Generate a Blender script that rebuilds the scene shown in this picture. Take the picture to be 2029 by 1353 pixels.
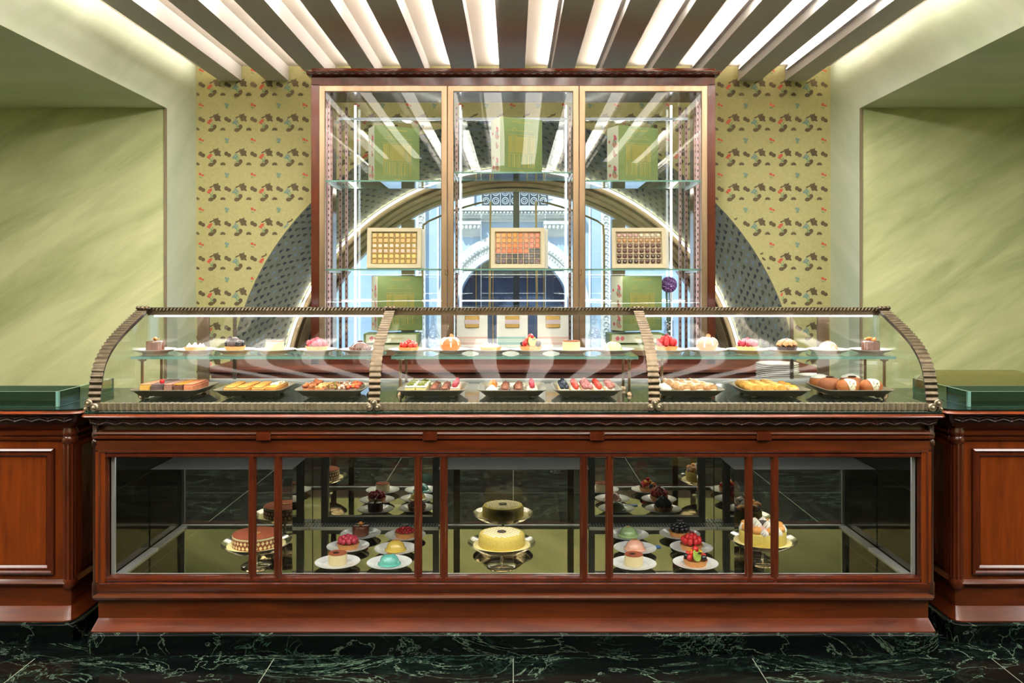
import bpy, math, random, re
from math import sin, cos, pi, radians, sqrt
from mathutils import Vector, Matrix
random.seed(7)
for o in list(bpy.data.objects): bpy.data.objects.remove(o)
S = bpy.context.scene
# ---------------- camera, world, exposure ----------------
F = 1700.0; VX = 1017.0; VY = 558.0; EYE = 1.45        # focal length and horizon of the photograph (2029 x 1353)
cam = bpy.data.cameras.new('camera'); camo = bpy.data.objects.new('camera', cam); S.collection.objects.link(camo)
camo.location = (0, 0, EYE); camo.rotation_euler = (pi/2, 0, 0)
cam.sensor_width = 36; cam.lens = 36*F/2029; cam.clip_start = .05; cam.clip_end = 200
cam.shift_y = -(676.5-VY)/2029; cam.shift_x = -(VX-1014.5)/2029
S.camera = camo
S.view_settings.view_transform = 'Standard'; S.view_settings.look = 'None'; S.view_settings.gamma = 1
S.view_settings.use_curve_mapping = False
S.view_settings.exposure = 1.3
S.cycles.use_denoising = True
S.cycles.max_bounces = 12; S.cycles.glossy_bounces = 8; S.cycles.diffuse_bounces = 4; S.cycles.transmission_bounces = 6
S.cycles.transparent_max_bounces = 40; S.cycles.caustics_reflective = False; S.cycles.caustics_refractive = False
S.cycles.sample_clamp_indirect = 4
W = bpy.data.worlds.new('sky'); S.world = W; W.use_nodes = True
bgn = W.node_tree.nodes['Background']; bgn.inputs[0].default_value = (.55, .72, 1, 1); bgn.inputs[1].default_value = .8
def lamp(name, typ, loc, energy, color=(1, .95, .89), rot=(0, 0, 0), **k):
    l = bpy.data.lights.new(name, typ); l.energy = energy; l.color = color
    for a, b in k.items(): setattr(l, a, b)
    o = bpy.data.objects.new(name, l); S.collection.objects.link(o); o.location = loc; o.rotation_euler = rot
    return o
lamp('sun', 'SUN', (0, 5, 12), 2.4, (1, .95, .88), (radians(48), 0, radians(-25)), angle=.02)
# added fill lights in the beam grooves and alcove ceilings, spots on side walls
for k in range(-1, 13):
    lamp('groove_fill_light', 'AREA', ((k-5.5)*.3595, 1.8, 3.088), 12 if 0 <= k < 12 else 2.8, shape='RECTANGLE', size=.15, size_y=6.2)
for s_ in (-1, 1):
    d_ = Vector((s_*2.42, 6.25, 1.5))-Vector((s_*.9, 4.0, 2.96))
    lamp('wall_fill_spot', 'SPOT', (s_*.9, 4.0, 2.96), 75, (1, .98, .95), d_.to_track_quat('-Z', 'Y').to_euler(), spot_size=radians(60), spot_blend=1, shadow_soft_size=.05)  # added spot, brightens the wall return beside the wallpaper
    lamp('alcove_fill_light', 'AREA', (s_*3.7, 1.9, 2.655), 66, shape='RECTANGLE', size=1.2, size_y=2.6)  # added fill out of view, brightens the alcove
# strip lamps inside the glass cases
for ax, aw in ((-1.1, 1.0), (0, .98), (1.1, 1.0)):
    lamp('case_strip_lamp', 'AREA', (ax, 3.87, 1.296), 1.2, (1, .97, .93), (radians(-12), 0, 0), shape='RECTANGLE', size=aw, size_y=.01)
    lamp('lower_case_strip_lamp', 'AREA', (ax, 3.446, .757), .6, (1, .97, .93), (radians(25), 0, 0), shape='RECTANGLE', size=aw, size_y=.01)
for ax in (-.78, 0, .78):
    lamp('cabinet_strip_lamp', 'AREA', (ax, 5.225, 2.60), .5, (1, .97, .93), (radians(10), 0, 0), shape='RECTANGLE', size=.68, size_y=.01)
    lamp('cabinet_strip_lamp', 'AREA', (ax, 5.225, 1.50), .25, (1, .97, .93), (radians(10), 0, 0), shape='RECTANGLE', size=.68, size_y=.01)
# ---------------- helpers ----------------
def PX(px, D): return (px-VX)*D/F
def PZ(py, D): return EYE-(py-VY)*D/F
C = S.collection
def srgb(r, g, b):
    f = lambda c: (c/255/12.92 if c/255 <= .04045 else ((c/255+.055)/1.055)**2.4)
    return (f(r), f(g), f(b), 1)
MATS = {}
def mat(name, col, rough=.5, metal=0, coat=0, emit=None, estr=0, spec=.5, bump=0, bscale=200, var=None, vscale=5, vstretch=(1, 1, 1), sss=0, vrot=(0, 0, 0), vdet=4, rng=(.35, .65), alpha=None):
    if name in MATS: return MATS[name]
    m = bpy.data.materials.new(name); m.use_nodes = True; nt = m.node_tree; N = nt.nodes; L = nt.links
    b = N['Principled BSDF']
    if len(col) == 3: col = srgb(*col)
    b.inputs['Base Color'].default_value = col; b.inputs['Roughness'].default_value = rough
    b.inputs['Metallic'].default_value = metal; b.inputs['Coat Weight'].default_value = coat; b.inputs['Coat Roughness'].default_value = .08
    b.inputs['Specular IOR Level'].default_value = spec
    if sss: b.inputs['Subsurface Weight'].default_value = sss; b.inputs['Subsurface Scale'].default_value = .01
    if emit:
        b.inputs['Emission Color'].default_value = emit if len(emit) == 4 else (*emit, 1); b.inputs['Emission Strength'].default_value = estr
    if bump or var:
        tc = N.new('ShaderNodeTexCoord')
    if var:
        mp = N.new('ShaderNodeMapping'); mp.inputs['Scale'].default_value = vstretch; mp.inputs['Rotation'].default_value = vrot
        mp0 = N.new('ShaderNodeMapping'); mp0.inputs['Rotation'].default_value = vrot; mp.inputs['Rotation'].default_value = (0, 0, 0)
        nz = N.new('ShaderNodeTexNoise'); nz.inputs['Scale'].default_value = vscale; nz.inputs['Detail'].default_value = vdet; nz.inputs['Roughness'].default_value = .6
        nz.inputs['Distortion'].default_value = .4
        cr = N.new('ShaderNodeValToRGB'); cr.color_ramp.elements[0].position = rng[0]; cr.color_ramp.elements[1].position = rng[1]
        cr.color_ramp.elements[0].color = col; cr.color_ramp.elements[1].color = srgb(*var) if len(var) == 3 else var
        L.new(tc.outputs['Object'], mp0.inputs[0]); L.new(mp0.outputs[0], mp.inputs[0]); L.new(mp.outputs[0], nz.inputs['Vector']); L.new(nz.outputs['Fac'], cr.inputs[0]); L.new(cr.outputs[0], b.inputs['Base Color'])
    if bump:
        n2 = N.new('ShaderNodeTexNoise'); n2.inputs['Scale'].default_value = bscale; n2.inputs['Detail'].default_value = 3
        bp = N.new('ShaderNodeBump'); bp.inputs['Strength'].default_value = bump; bp.inputs['Distance'].default_value = .003
        L.new(tc.outputs['Object'], n2.inputs['Vector']); L.new(n2.outputs['Fac'], bp.inputs['Height']); L.new(bp.outputs[0], b.inputs['Normal'])
    MATS[name] = m; return m
def glassmat(name, tint=(.975, .99, .983, 1), f0=.055, wav=0, wscale=3, gtint=(1, 1, 1, 1)):
    m = bpy.data.materials.new(name); m.use_nodes = True; nt = m.node_tree; N = nt.nodes; L = nt.links; N.clear()
    out = N.new('ShaderNodeOutputMaterial'); mix = N.new('ShaderNodeMixShader'); tr = N.new('ShaderNodeBsdfTransparent'); gl = N.new('ShaderNodeBsdfGlossy')
    tr.inputs[0].default_value = tint; gl.inputs['Roughness'].default_value = 0; gl.inputs[0].default_value = gtint
    g = N.new('ShaderNodeNewGeometry'); d = N.new('ShaderNodeVectorMath'); d.operation = 'DOT_PRODUCT'
    L.new(g.outputs['Incoming'], d.inputs[0]); L.new(g.outputs['Normal'], d.inputs[1])
    def mth(op, a, b=None):
        n = N.new('ShaderNodeMath'); n.operation = op
        for i, v in enumerate((a, b)):
            if v is None: continue
            if isinstance(v, (int, float)): n.inputs[i].default_value = v
            else: L.new(v, n.inputs[i])
        return n.outputs[0]
    c = mth('ABSOLUTE', d.outputs['Value']); i = mth('SUBTRACT', 1.0, c); p = mth('POWER', i, 5.0)
    q = mth('MULTIPLY', p, 1-f0); r = mth('ADD', q, f0)
    L.new(r, mix.inputs[0]); L.new(tr.outputs[0], mix.inputs[1]); L.new(gl.outputs[0], mix.inputs[2]); L.new(mix.outputs[0], out.inputs[0])
    if wav:
        tc = N.new('ShaderNodeTexCoord'); nz = N.new('ShaderNodeTexNoise'); nz.inputs['Scale'].default_value = wscale; nz.inputs['Detail'].default_value = 0
        bp = N.new('ShaderNodeBump'); bp.inputs['Strength'].default_value = 1; bp.inputs['Distance'].default_value = wav
        L.new(tc.outputs['Object'], nz.inputs['Vector']); L.new(nz.outputs['Fac'], bp.inputs['Height']); L.new(bp.outputs[0], gl.inputs['Normal'])
    MATS[name] = m; return m
class MB:
    def __init__(s): s.v = []; s.f = []; s.m = []
    def add(s, vs, fs, m=0):
        b = len(s.v); s.v += [tuple(p) for p in vs]
        for f in fs: s.f.append([b+i for i in f]); s.m.append(m)
        return s
    def box(s, x0, x1, y0, y1, z0, z1, m=0, em=None):
        vs = [(x, y, z) for x in (x0, x1) for y in (y0, y1) for z in (z0, z1)]
        fs = [(0, 1, 3, 2), (4, 6, 7, 5), (0, 4, 5, 1), (2, 3, 7, 6), (0, 2, 6, 4), (1, 5, 7, 3)]   # -x +x -y +y -z +z
        if em is None: return s.add(vs, fs, m)
        ax = min(((x1-x0), 0), ((y1-y0), 1), ((z1-z0), 2))[1]
        for i, f in enumerate(fs): s.add(vs, [f], m if i//2 == ax else em)
        return s
    def bbox(s, x0, x1, y0, y1, z0, z1, r=.003, m=0):       # box with bevelled edges
        rings = []
        for z, i in ((z0, r), (z0+r, 0), (z1-r, 0), (z1, r)):
            a, b, c, d = x0+i, x1-i, y0+i, y1-i
            rings.append([(a+r, c, z), (b-r, c, z), (b, c+r, z), (b, d-r, z), (b-r, d, z), (a+r, d, z), (a, d-r, z), (a, c+r, z)])
        return s.loft(rings, m, True, True)
    def loft(s, rings, m=0, cap0=False, cap1=False, closed=True):
        n = len(rings[0]); vs = [p for r in rings for p in r]; fs = []
        for i in range(len(rings)-1):
            for j in range(n if closed else n-1):
                k = (j+1) % n; fs.append((i*n+j, i*n+k, (i+1)*n+k, (i+1)*n+j))
        if cap0: fs.append(tuple(range(n))[::-1])
        if cap1: fs.append(tuple((len(rings)-1)*n+j for j in range(n)))
        return s.add(vs, fs, m)
    def lathe(s, prof, n=32, c=(0, 0, 0), m=0, flute=0, nf=24, cap=True):
        rings = []
        for p in prof:
            r, z = p[0], p[1]; fl = p[2] if len(p) > 2 else 0
            rings.append([(c[0]+(r*(1+fl*cos(nf*2*pi*j/n)))*cos(2*pi*j/n), c[1]+(r*(1+fl*cos(nf*2*pi*j/n)))*sin(2*pi*j/n), c[2]+z) for j in range(n)])
        return s.loft(rings, m, cap and prof[0][0] > 1e-5, cap and prof[-1][0] > 1e-5)
    def ell(s, c, r, nu=12, nv=8, m=0, bump=0, k=1.0, mtx=None):
        rings = []
        for i in range(nv+1):
            t = -pi/2+pi*i/nv; t = max(-pi/2+.02, min(pi/2-.02, t)); rg = []
            for j in range(nu):
                a = 2*pi*(j+.5*(i % 2 if bump else 0))/nu
                q = 1+(bump*(1 if (i+j) % 2 else -1) if bump else 0)
                p = Vector((r[0]*cos(t)*cos(a)*q, r[1]*cos(t)*sin(a)*q, r[2]*sin(t)*q))
                if mtx: p = mtx @ p
                rg.append((c[0]+p.x, c[1]+p.y, c[2]+p.z))
            rings.append(rg)
        return s.loft(rings, m, True, True)
    def tube(s, pts, r, n=8, m=0, closed=False):
        pts = [Vector(p) for p in pts]; rings = []; N = len(pts)
        for i, p in enumerate(pts):
            a = pts[(i-1) % N] if (closed or i) else p; b = pts[(i+1) % N] if (closed or i < N-1) else p
            t = (b-a).normalized(); u = Vector((0, 0, 1)) if abs(t.z) < .9 else Vector((0, 1, 0))
            x = t.cross(u).normalized(); y = x.cross(t); rr = r[i] if isinstance(r, (list, tuple)) else r
            rings.append([p+x*rr*cos(2*pi*j/n)+y*rr*sin(2*pi*j/n) for j in range(n)])
        if closed: rings.append(rings[0])
        return s.loft(rings, m, not closed, not closed)
    def prism(s, poly, y0, y1, m=0, plane='xz'):
        f = (lambda a, b, d: (a, d, b)) if plane == 'xz' else ((lambda a, b, d: (d, a, b)) if plane == 'yz' else (lambda a, b, d: (a, b, d)))
        return s.loft([[f(a, b, y0) for a, b in poly], [f(a, b, y1) for a, b in poly]], m, True, True)
    def rframe(s, x0, x1, z0, z1, y, prof, m=0):           # mitred frame round a rectangle in the x-z plane
        rings = []
        for (cx, sx, cz, sz) in ((x0, 1, z0, 1), (x1, -1, z0, 1), (x1, -1, z1, -1), (x0, 1, z1, -1), (x0, 1, z0, 1)):
            rings.append([(cx+sx*i, y+d, cz+sz*i) for i, d in prof])
        return s.loft(rings, m)
    def build(s, name, mats, parent=None, smooth=40, label=None, kind=None, loc=None):
        me = bpy.data.meshes.new(name)
        off = Vector(loc) if loc is not None else Vector((0, 0, 0)); q = parent
        while q is not None and loc is None:
            if '_o' in q.keys(): off = Vector(q['_o']); break
            q = q.parent
        me.from_pydata([(p[0]-off.x, p[1]-off.y, p[2]-off.z) for p in s.v], [], s.f)
        if not isinstance(mats, (list, tuple)): mats = [mats]
        for q in mats: me.materials.append(q)
        me.polygons.foreach_set('material_index', s.m)
        me.validate()
        import bmesh
        bm = bmesh.new(); bm.from_mesh(me); bmesh.ops.recalc_face_normals(bm, faces=bm.faces); bm.to_mesh(me); bm.free()
        if smooth:
            me.polygons.foreach_set('use_smooth', [True]*len(me.polygons)); me.set_sharp_from_angle(angle=radians(smooth))
        me.update()
        o = bpy.data.objects.new(name, me); C.objects.link(o)
        if parent is not None: o.parent = parent
        elif loc is not None: o.location = loc
        if label: o['label'] = label
        if kind: o['kind'] = kind
        return o
def tag(o, label=None, cat=None, group=None, kind=None):
    if label: o['label'] = label
    if cat: o['category'] = cat
    if group: o['group'] = group
    if kind: o['kind'] = kind
    return o
ROOTS = []
def thing(name, label=None, cat=None, loc=(0, 0, 0), rot=0, group=None, world=False):
    o = bpy.data.objects.new(name, None); C.objects.link(o); o.location = loc; o.rotation_euler = (0, 0, rot); o.empty_display_size = .05
    if world: o['_o'] = list(loc); ROOTS.append(o)          # children are given in world coordinates
    return tag(o, label, cat, group)
def copy_tree(o, parent=None):
    c = o.copy(); C.objects.link(c); c.parent = parent
    for ch in KIDS.get(o.name, []): copy_tree(ch, c)
    return c
KIDS = {}; TEMPL = {}
def place(kind, maker, loc, rot, label, cat, group=None, scale=1.0, tilt=None):
    if kind not in TEMPL:
        r = maker(); TEMPL[kind] = r
        def reg(o):
            ks = [q for q in C.objects if q.parent == o]; KIDS[o.name] = ks
            for q in ks: reg(q)
        reg(r); o = r
    else:
        o = copy_tree(TEMPL[kind])
    o.location = loc; o.rotation_euler = tilt if tilt else (0, 0, rot); o.scale = (scale,)*3
    for k in ('group',):
        if k in o.keys(): del o[k]
    return tag(o, label, cat, group)
def cat_rom(P, n=8):
    P = [Vector(p) for p in P]; out = []
    Q = [P[0]*2-P[1]]+P+[P[-1]*2-P[-2]]
    for i in range(1, len(Q)-2):
        for k in range(n):
            t = k/n; a, b, c, d = Q[i-1:i+3]
            out.append(.5*((2*b)+(c-a)*t+(2*a-5*b+4*c-d)*t*t+(3*b-a-3*c+d)*t**3))
    out.append(P[-1]); return out
def ring(x0, x1, yf, yb, z, c): return [(x0, yb, z), (x0, yf+c, z), (x0+c*.3, yf+c*.3, z), (x0+c, yf, z), (x1-c, yf, z), (x1-c*.3, yf+c*.3, z), (x1, yf+c, z), (x1, yb, z)]
# ---------------- materials ----------------
wood = mat('polished mahogany', (62, 25, 9), .24, coat=.25, var=(98, 42, 14), vscale=3, vstretch=(1, 1, 9), rng=(.3, .75), vdet=6, bump=.03, bscale=300)
wood_v = mat('polished mahogany upright grain', (86, 35, 10), .24, coat=.25, var=(126, 56, 16), vscale=3, vstretch=(9, 9, 1), rng=(.3, .75), vdet=6)
wood_red = mat('red polished mahogany', (62, 23, 10), .2, coat=.25, var=(86, 34, 14), vscale=4, vstretch=(7, 7, 1), rng=(.3, .7))
wood_matt = mat('satin mahogany', (62, 24, 12), .6, var=(92, 40, 20), vscale=4)
wood_dark = mat('dark carved mahogany', (40, 18, 10), .3, coat=.3, var=(56, 26, 14), vscale=8)
bronze = mat('brushed champagne bronze', (146, 122, 98), .34, 1, var=(166, 142, 116), vscale=20, vstretch=(1, 1, .1))
pewter = mat('antique nickel', (92, 82, 68), .36, 1, var=(116, 104, 86), vscale=30)
railM = mat('fluted nickel with painted reflection', (150, 138, 116), .34, .75, var=(172, 160, 138), vscale=30)  # lighter nickel; ceiling reflections on upright faces are put into its colour
silver = mat('silver plate', (205, 198, 186), .16, 1)
trayM = mat('brushed silver tray', (192, 180, 160), .36, .75)
steel = mat('satin steel', (196, 197, 196), .35, .5)
black = mat('black metal', (14, 14, 15), .35)
whiteP = mat('white porcelain', (236, 235, 232), .12, coat=.5)
mirror = mat('clear mirror', (184, 184, 176), .015, 1)
mirrorB = mat('bronze mirror', (204, 192, 164), .02, 1)
sidemirror = mat('smoked side mirror', (84, 72, 62), .06, 1)
grey = mat('pale grey panel', (176, 178, 174), .5)
cream = mat('cream painted plaster', (226, 214, 198), .75)
beamtop = mat('warm grey beam paint', (204, 200, 196), .8)
ledW = mat('white light strip', (255, 255, 255), .5, emit=(1, .93, .85), estr=26)
ledC = mat('cool light strip', (255, 255, 255), .5, emit=(.94, .97, 1), estr=2.6)
ledArch = mat('arch light line', (255, 255, 255), .5, emit=(1, .95, .84), estr=3)
ledCase = mat('case light strip', (255, 255, 255), .5, emit=(.96, .97, 1), estr=8)
glass = glassmat('clear glass', f0=.045)
glassD = glassmat('cabinet door glass', f0=.035, gtint=(.46, .46, .45, 1), wav=.003, wscale=2.0)
glassC = glassmat('curved clear glass', f0=.02, gtint=(.48, .48, .48, 1))
glassS = glassmat('shelf glass', tint=(.95, .985, .975, 1), f0=.035)
glassG = glassmat('pale green glass', tint=(.60, .70, .64, 1), f0=.07)
edgeG = mat('green glass edge', (112, 156, 144), .15, spec=.8)
edgeD = mat('dim glass edge', (120, 150, 140), .2, spec=.8)
crystal = glassmat('cut crystal', tint=(.93, .96, 1, 1), f0=.2, wav=.02, wscale=60)
def greenwall(name, a, b, rot):
    return mat(name, a, .5, var=b, vscale=.9, vstretch=(.8, .8, 4.5), vrot=rot, rng=(.34, .64), vdet=7, spec=.35)
gw_front = greenwall('pale green marbled plaster', (161, 170, 116), (208, 210, 158), (0, radians(32), 0))
gw_side = greenwall('mint green marbled plaster', (200, 214, 184), (222, 230, 206), (radians(-35), 0, 0))
def marble(name, base, mid, vein, scale, sharp):
    m = bpy.data.materials.new(name); m.use_nodes = True; nt = m.node_tree; N = nt.nodes; L = nt.links; b = N['Principled BSDF']
    tc = N.new('ShaderNodeTexCoord'); mp = N.new('ShaderNodeMapping'); mp.inputs['Rotation'].default_value = (.3, .2, .5); mp.inputs['Scale'].default_value = (.7, 1.25, 1.25)
    L.new(tc.outputs['Object'], mp.inputs[0])
    def nz(sc, det, dist, off=0):
        n = N.new('ShaderNodeTexNoise'); n.inputs['Scale'].default_value = sc; n.inputs['Detail'].default_value = det; n.inputs['Distortion'].default_value = dist; n.inputs['Roughness'].default_value = .62
        L.new(mp.outputs[0], n.inputs['Vector']); return n.outputs['Fac']
    def mth(op, a, b_):
        n = N.new('ShaderNodeMath'); n.operation = op
        for i, v in enumerate((a, b_)):
            if v is None: continue
            if isinstance(v, (int, float)): n.inputs[i].default_value = v
            else: L.new(v, n.inputs[i])
        return n.outputs[0]
    def ridge(f, w):
        a = mth('ABSOLUTE', mth('SUBTRACT', f, .5), None); r = N.new('ShaderNodeMapRange'); r.inputs[1].default_value = 0; r.inputs[2].default_value = w; r.inputs[3].default_value = 1; r.inputs[4].default_value = 0
        L.new(a, r.inputs[0]); return r.outputs[0]
    v1 = mth('MULTIPLY', ridge(nz(scale, 9, 1.6), .008), mth('SUBTRACT', nz(scale*.8, 3, .5), .12)); v2 = ridge(nz(scale*3.2, 10, 2.4), .022); v3 = nz(scale*1.3, 3, .5)
    msk = N.new('ShaderNodeMapRange'); msk.inputs[1].default_value = .45; msk.inputs[2].default_value = .62; L.new(v3, msk.inputs[0])
    v2m = mth('MULTIPLY', v2, msk.outputs[0])
    mx = N.new('ShaderNodeMix'); mx.data_type = 'RGBA'; mx.inputs[6].default_value = srgb(*base); mx.inputs[7].default_value = srgb(*mid); L.new(v2m, mx.inputs[0])
    mx2 = N.new('ShaderNodeMix'); mx2.data_type = 'RGBA'; mx2.inputs[7].default_value = srgb(*vein); L.new(mx.outputs[2], mx2.inputs[6]); L.new(mth('MULTIPLY', v1, sharp*2.2), mx2.inputs[0])
    L.new(mx2.outputs[2], b.inputs['Base Color']); b.inputs['Roughness'].default_value = .16; b.inputs['Specular IOR Level'].default_value = .22
    MATS[name] = m; return m
marbleM = marble('black green veined marble', (6, 10, 9), (40, 64, 53), (116, 142, 120), 2.6, .55)
deckM = marble('polished dark green stone', (24, 38, 33), (46, 70, 58), (70, 98, 84), 2.0, .3)
# ---------------- the room ----------------
RW = 2.425; CEIL = 3.095; BEAMZ = 2.982; YB = 6.55; YN = 6.0; NZ = 2.662; YR = -1.45; AX = 5.2
m = MB(); m.box(-AX, AX, YR, 7.6, -.1, 0)
for k in range(-5, 6):
    m.box(k*.92-.0015, k*.92+.0015, YR, 3.3, 0, .0006, 1)
for k in range(-8, 5): m.box(-AX, AX, 2.6+k*.92-.0015, 2.6+k*.92+.0015, 0, .0006, 1)
m.build('floor', [marbleM, mat('pale grout', (116, 124, 108), .6)], kind='structure', smooth=0)
MB().box(-RW-.3, RW+.3, YR, 7.6, CEIL, CEIL+.12).build('ceiling', cream, kind='structure', smooth=0)
# back wall: wallpaper with a big arched opening
AR, AZ = 2.19, .50                      # outer arch radius and centre height on the wallpaper
papM = mat('olive gold wallpaper', (176, 170, 116), .7, var=(186, 180, 126), vscale=40, spec=.3)
brn = mat('brown printed motif', (100, 86, 56), .7, var=(84, 72, 46), vscale=60); redM = mat('coral printed flower', (196, 88, 62), .7)
tealM = mat('teal printed flower', (118, 146, 132), .7); leafM = mat('green printed stem', (104, 142, 98), .7)
m = MB()
NA = 48; zt = CEIL
arc = [(-AR*cos(pi*i/NA), AZ+AR*sin(pi*i/NA)) for i in range(NA+1)]
def edge_pt(x, z):                       # projects an arch point outward to the rectangle of the wall
    dx, dz = x, z-AZ; t = min((RW/abs(dx)) if abs(dx) > 1e-6 else 9e9, ((zt-AZ)/dz) if dz > 1e-6 else 9e9); return (dx*t, AZ+dz*t)
for i in range(NA):
    a, b = arc[i], arc[i+1]; A, B = edge_pt(*a), edge_pt(*b)
    cor = []
    if (abs(abs(A[0])-RW) < 1e-6) != (abs(abs(B[0])-RW) < 1e-6): cor = [((RW if a[0] > 0 else -RW), zt)]
    poly = [a, b, B]+cor+[A]
    for y in (YB, YB+.06): m.add([(p[0], y, p[1]) for p in poly], [tuple(range(len(poly)))], 0)
for sx in (-1, 1):
    m.box(min(sx*AR, sx*RW), max(sx*AR, sx*RW), YB, YB+.06, 0, AZ)
CNT = [0]
def motif_poly(cx, cz, pts, mi, y):
    mx_ = sum(p[0] for p in pts)/len(pts); mz_ = sum(p[1] for p in pts)/len(pts); pts = [(mx_+(p[0]-mx_)*.84, mz_+(p[1]-mz_)*.84) for p in pts]
    if all((cx+p[0])**2+(cz+p[1]-AZ)**2 > (AR+.012)**2 for p in pts) and all(abs(cx+p[0]) < RW-.004 and cz+p[1] < CEIL-.01 for p in pts):
        CNT[0] = (CNT[0]+1) % 40; yo = y-CNT[0]*2e-5
        m.add([(cx+p[0], yo, cz+p[1]) for p in pts], [tuple(range(len(pts)))], mi)
def blob(rx, rz, ox, oz, ang=0, n=12, lob=0, amp=.2):
    o = []
    for j in range(n):
        t = 2*pi*j/n; q = 1+amp*cos(lob*t) if lob else 1; x, z = rx*q*cos(t), rz*q*sin(t)
        o.append((ox+x*cos(ang)-z*sin(ang), oz+x*sin(ang)+z*cos(ang)))
    return o
PPX, PPZ = .198, .2653
x_ref = PX(380+130/6.764, YB); z_ref = PZ(130+728/6.764, YB)
yy = YB-.0008
for i in range(-1, 26):
    for j in range(-9, 5):
        bx = x_ref+i*PPX; bz = z_ref+j*PPZ; red = i % 2 == 0; U = YB/F/6.764
        def q(px, pz): return ((px-130)*U, -(pz-728)*U)
        ox, oz = q(116, 714); motif_poly(bx, bz, blob(.021*.9, .020, ox, oz), 1, yy)
        ox, oz = q(152, 735); motif_poly(bx, bz, blob(.020, .018, ox, oz, -.3), 1, yy)
        # leaf cluster with twig
        ox, oz = q(342, 703); motif_poly(bx, bz, blob(.030, .030, ox, oz, .4, 14, 5, .16), 1, yy)
        ox, oz = q(366, 728); motif_poly(bx, bz, blob(.022, .010, ox, oz, -.7, 8), 1, yy)
        for (a, c, r, g) in ((262, 692, .016, .4), (290, 680, .018, .6), (312, 668, .016, -.3), (345, 655, .014, .9), (330, 660, .012, -.4), (250, 700, .010, 0), (300, 664, .009, 1.2)):
            ox, oz = q(a, c); motif_poly(bx, bz, blob(r, .0065, ox, oz, g, 8), 1, yy)
        # flower on stem
        fm = 2 if red else 3
        for (a, c, r) in ((240, 740, .014), (262, 730, .011), (220, 762, .012), (236, 772, .012), (256, 748, .010)) if red else ((240, 730, .012), (220, 755, .012), (262, 752, .013), (236, 770, .014), (205, 770, .010), (250, 785, .010)):
            ox, oz = q(a, c); motif_poly(bx, bz, blob(r, r*.8, ox, oz, a, 10, 4, .25), fm, yy-.0004)
        for (a, c, g, l) in ((255, 795, -1.0, .022), (275, 815, -.9, .018), (262, 822, .2, .016), (280, 780, 1.3, .014)):
            ox, oz = q(a, c); motif_poly(bx, bz, blob(l, .0035, ox, oz, g, 8), 4, yy-.0004)
        ox, oz = q(305, 820); motif_poly(bx, bz, blob(.019, .022, ox, oz, -.3, 12), 1, yy)
        ox, oz = q(258, 862); motif_poly(bx, bz, blob(.026, .018, ox, oz, .1, 12), 1, yy)
        ox, oz = q(298, 846); motif_poly(bx, bz, blob(.012, .012, ox, oz), 1, yy)
        for g in range(7):              # little fan
            ox, oz = q(417, 868); an = .25+g*.44; motif_poly(bx, bz, blob(.013, .005, ox+.013*cos(an), oz+.013*sin(an), an, 8), 1, yy)
        # small sprig half a row lower
        fm = 2 if red else 3
        for (a, c, r) in ((112, 988, .014), (150, 1005, .011), (128, 1000, .006)) if red else ((455, 985, .013), (485, 990, .011), (470, 1012, .012)):
            if not red: a -= 345
            ox, oz = q(a, c)
            if red or True: motif_poly(bx, bz, blob(r, r*.9, ox, oz, 0, 10, 5, .2), fm, yy)
        for (a, c, g) in ((118, 1030, 1.2), (132, 1036, .5), (106, 1028, 2.2)):
            ox, oz = q(a, c); motif_poly(bx, bz, blob(.009, .003, ox, oz, g, 8), 4, yy)
m.build('wall_back', [papM, brn, redM, tealM, leafM], kind='structure', smooth=0)
# arched reveal with blue-grey leaf paper
AR2, AZ2, Y2 = 1.975, .44, 7.25
revM = mat('slate leaf wallpaper', (146, 148, 122), .6, var=(160, 162, 136), vscale=30)
m = MB()
def rev(a, t, off=0):
    r = AR+(AR2-AR)*t-off; z0 = AZ+(AZ2-AZ)*t
    return (-r*cos(a), YB+(Y2-YB)*t, z0+r*sin(a))
for i in range(64):
    a0, a1 = pi*i/64, pi*(i+1)/64
    m.add([rev(a0, 0), rev(a1, 0), rev(a1, 1), rev(a0, 1)], [(0, 1, 2, 3)])
for sx in (-1, 1): m.add([(sx*AR, YB, 0), (sx*AR, YB, AZ), (sx*AR2, Y2, AZ2), (sx*AR2, Y2, 0)], [(0, 1, 2, 3)])
random.seed(3)
for ia in range(96):
    for it in range(11):
        a = pi*(ia+.5+.5*(it % 2))/96.5; t = (it+.5)/11
        mi = random.choice((1, 2, 3, 3, 2)); w = .011+.005*random.random(); l = .018+.010*random.random(); an = .9+random.uniform(-.3, .3)
        pts = []
        for k in range(9):
            th = 2*pi*k/9; q = 1+.3*cos(3*th); u, v = l*q*cos(th), w*q*sin(th)
            uu, vv = u*cos(an)-v*sin(an), u*sin(an)+v*cos(an)
            pts.append(rev(a+uu/2.1, t+vv/.7, .0012))
        if 0 < t+l/.7 < 1.05 and a < 3.1: m.add(pts, [tuple(range(9))], mi)
m.build('trim_1', [revM, mat('pale blue printed leaf', (150, 172, 184), .6), mat('dark slate printed leaf', (66, 74, 78), .6), mat('grey green printed leaf', (94, 100, 84), .6)], kind='structure', smooth=0)
m = MB(); m.tube([rev(pi*i/80, .992, .02) for i in range(81)], .011, 6)
m.build('arch_light_strip', ledArch, None, label='glowing light line following the inner edge of the big arch')
tag(bpy.data.objects['arch_light_strip'], None, 'light strip')
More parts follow.
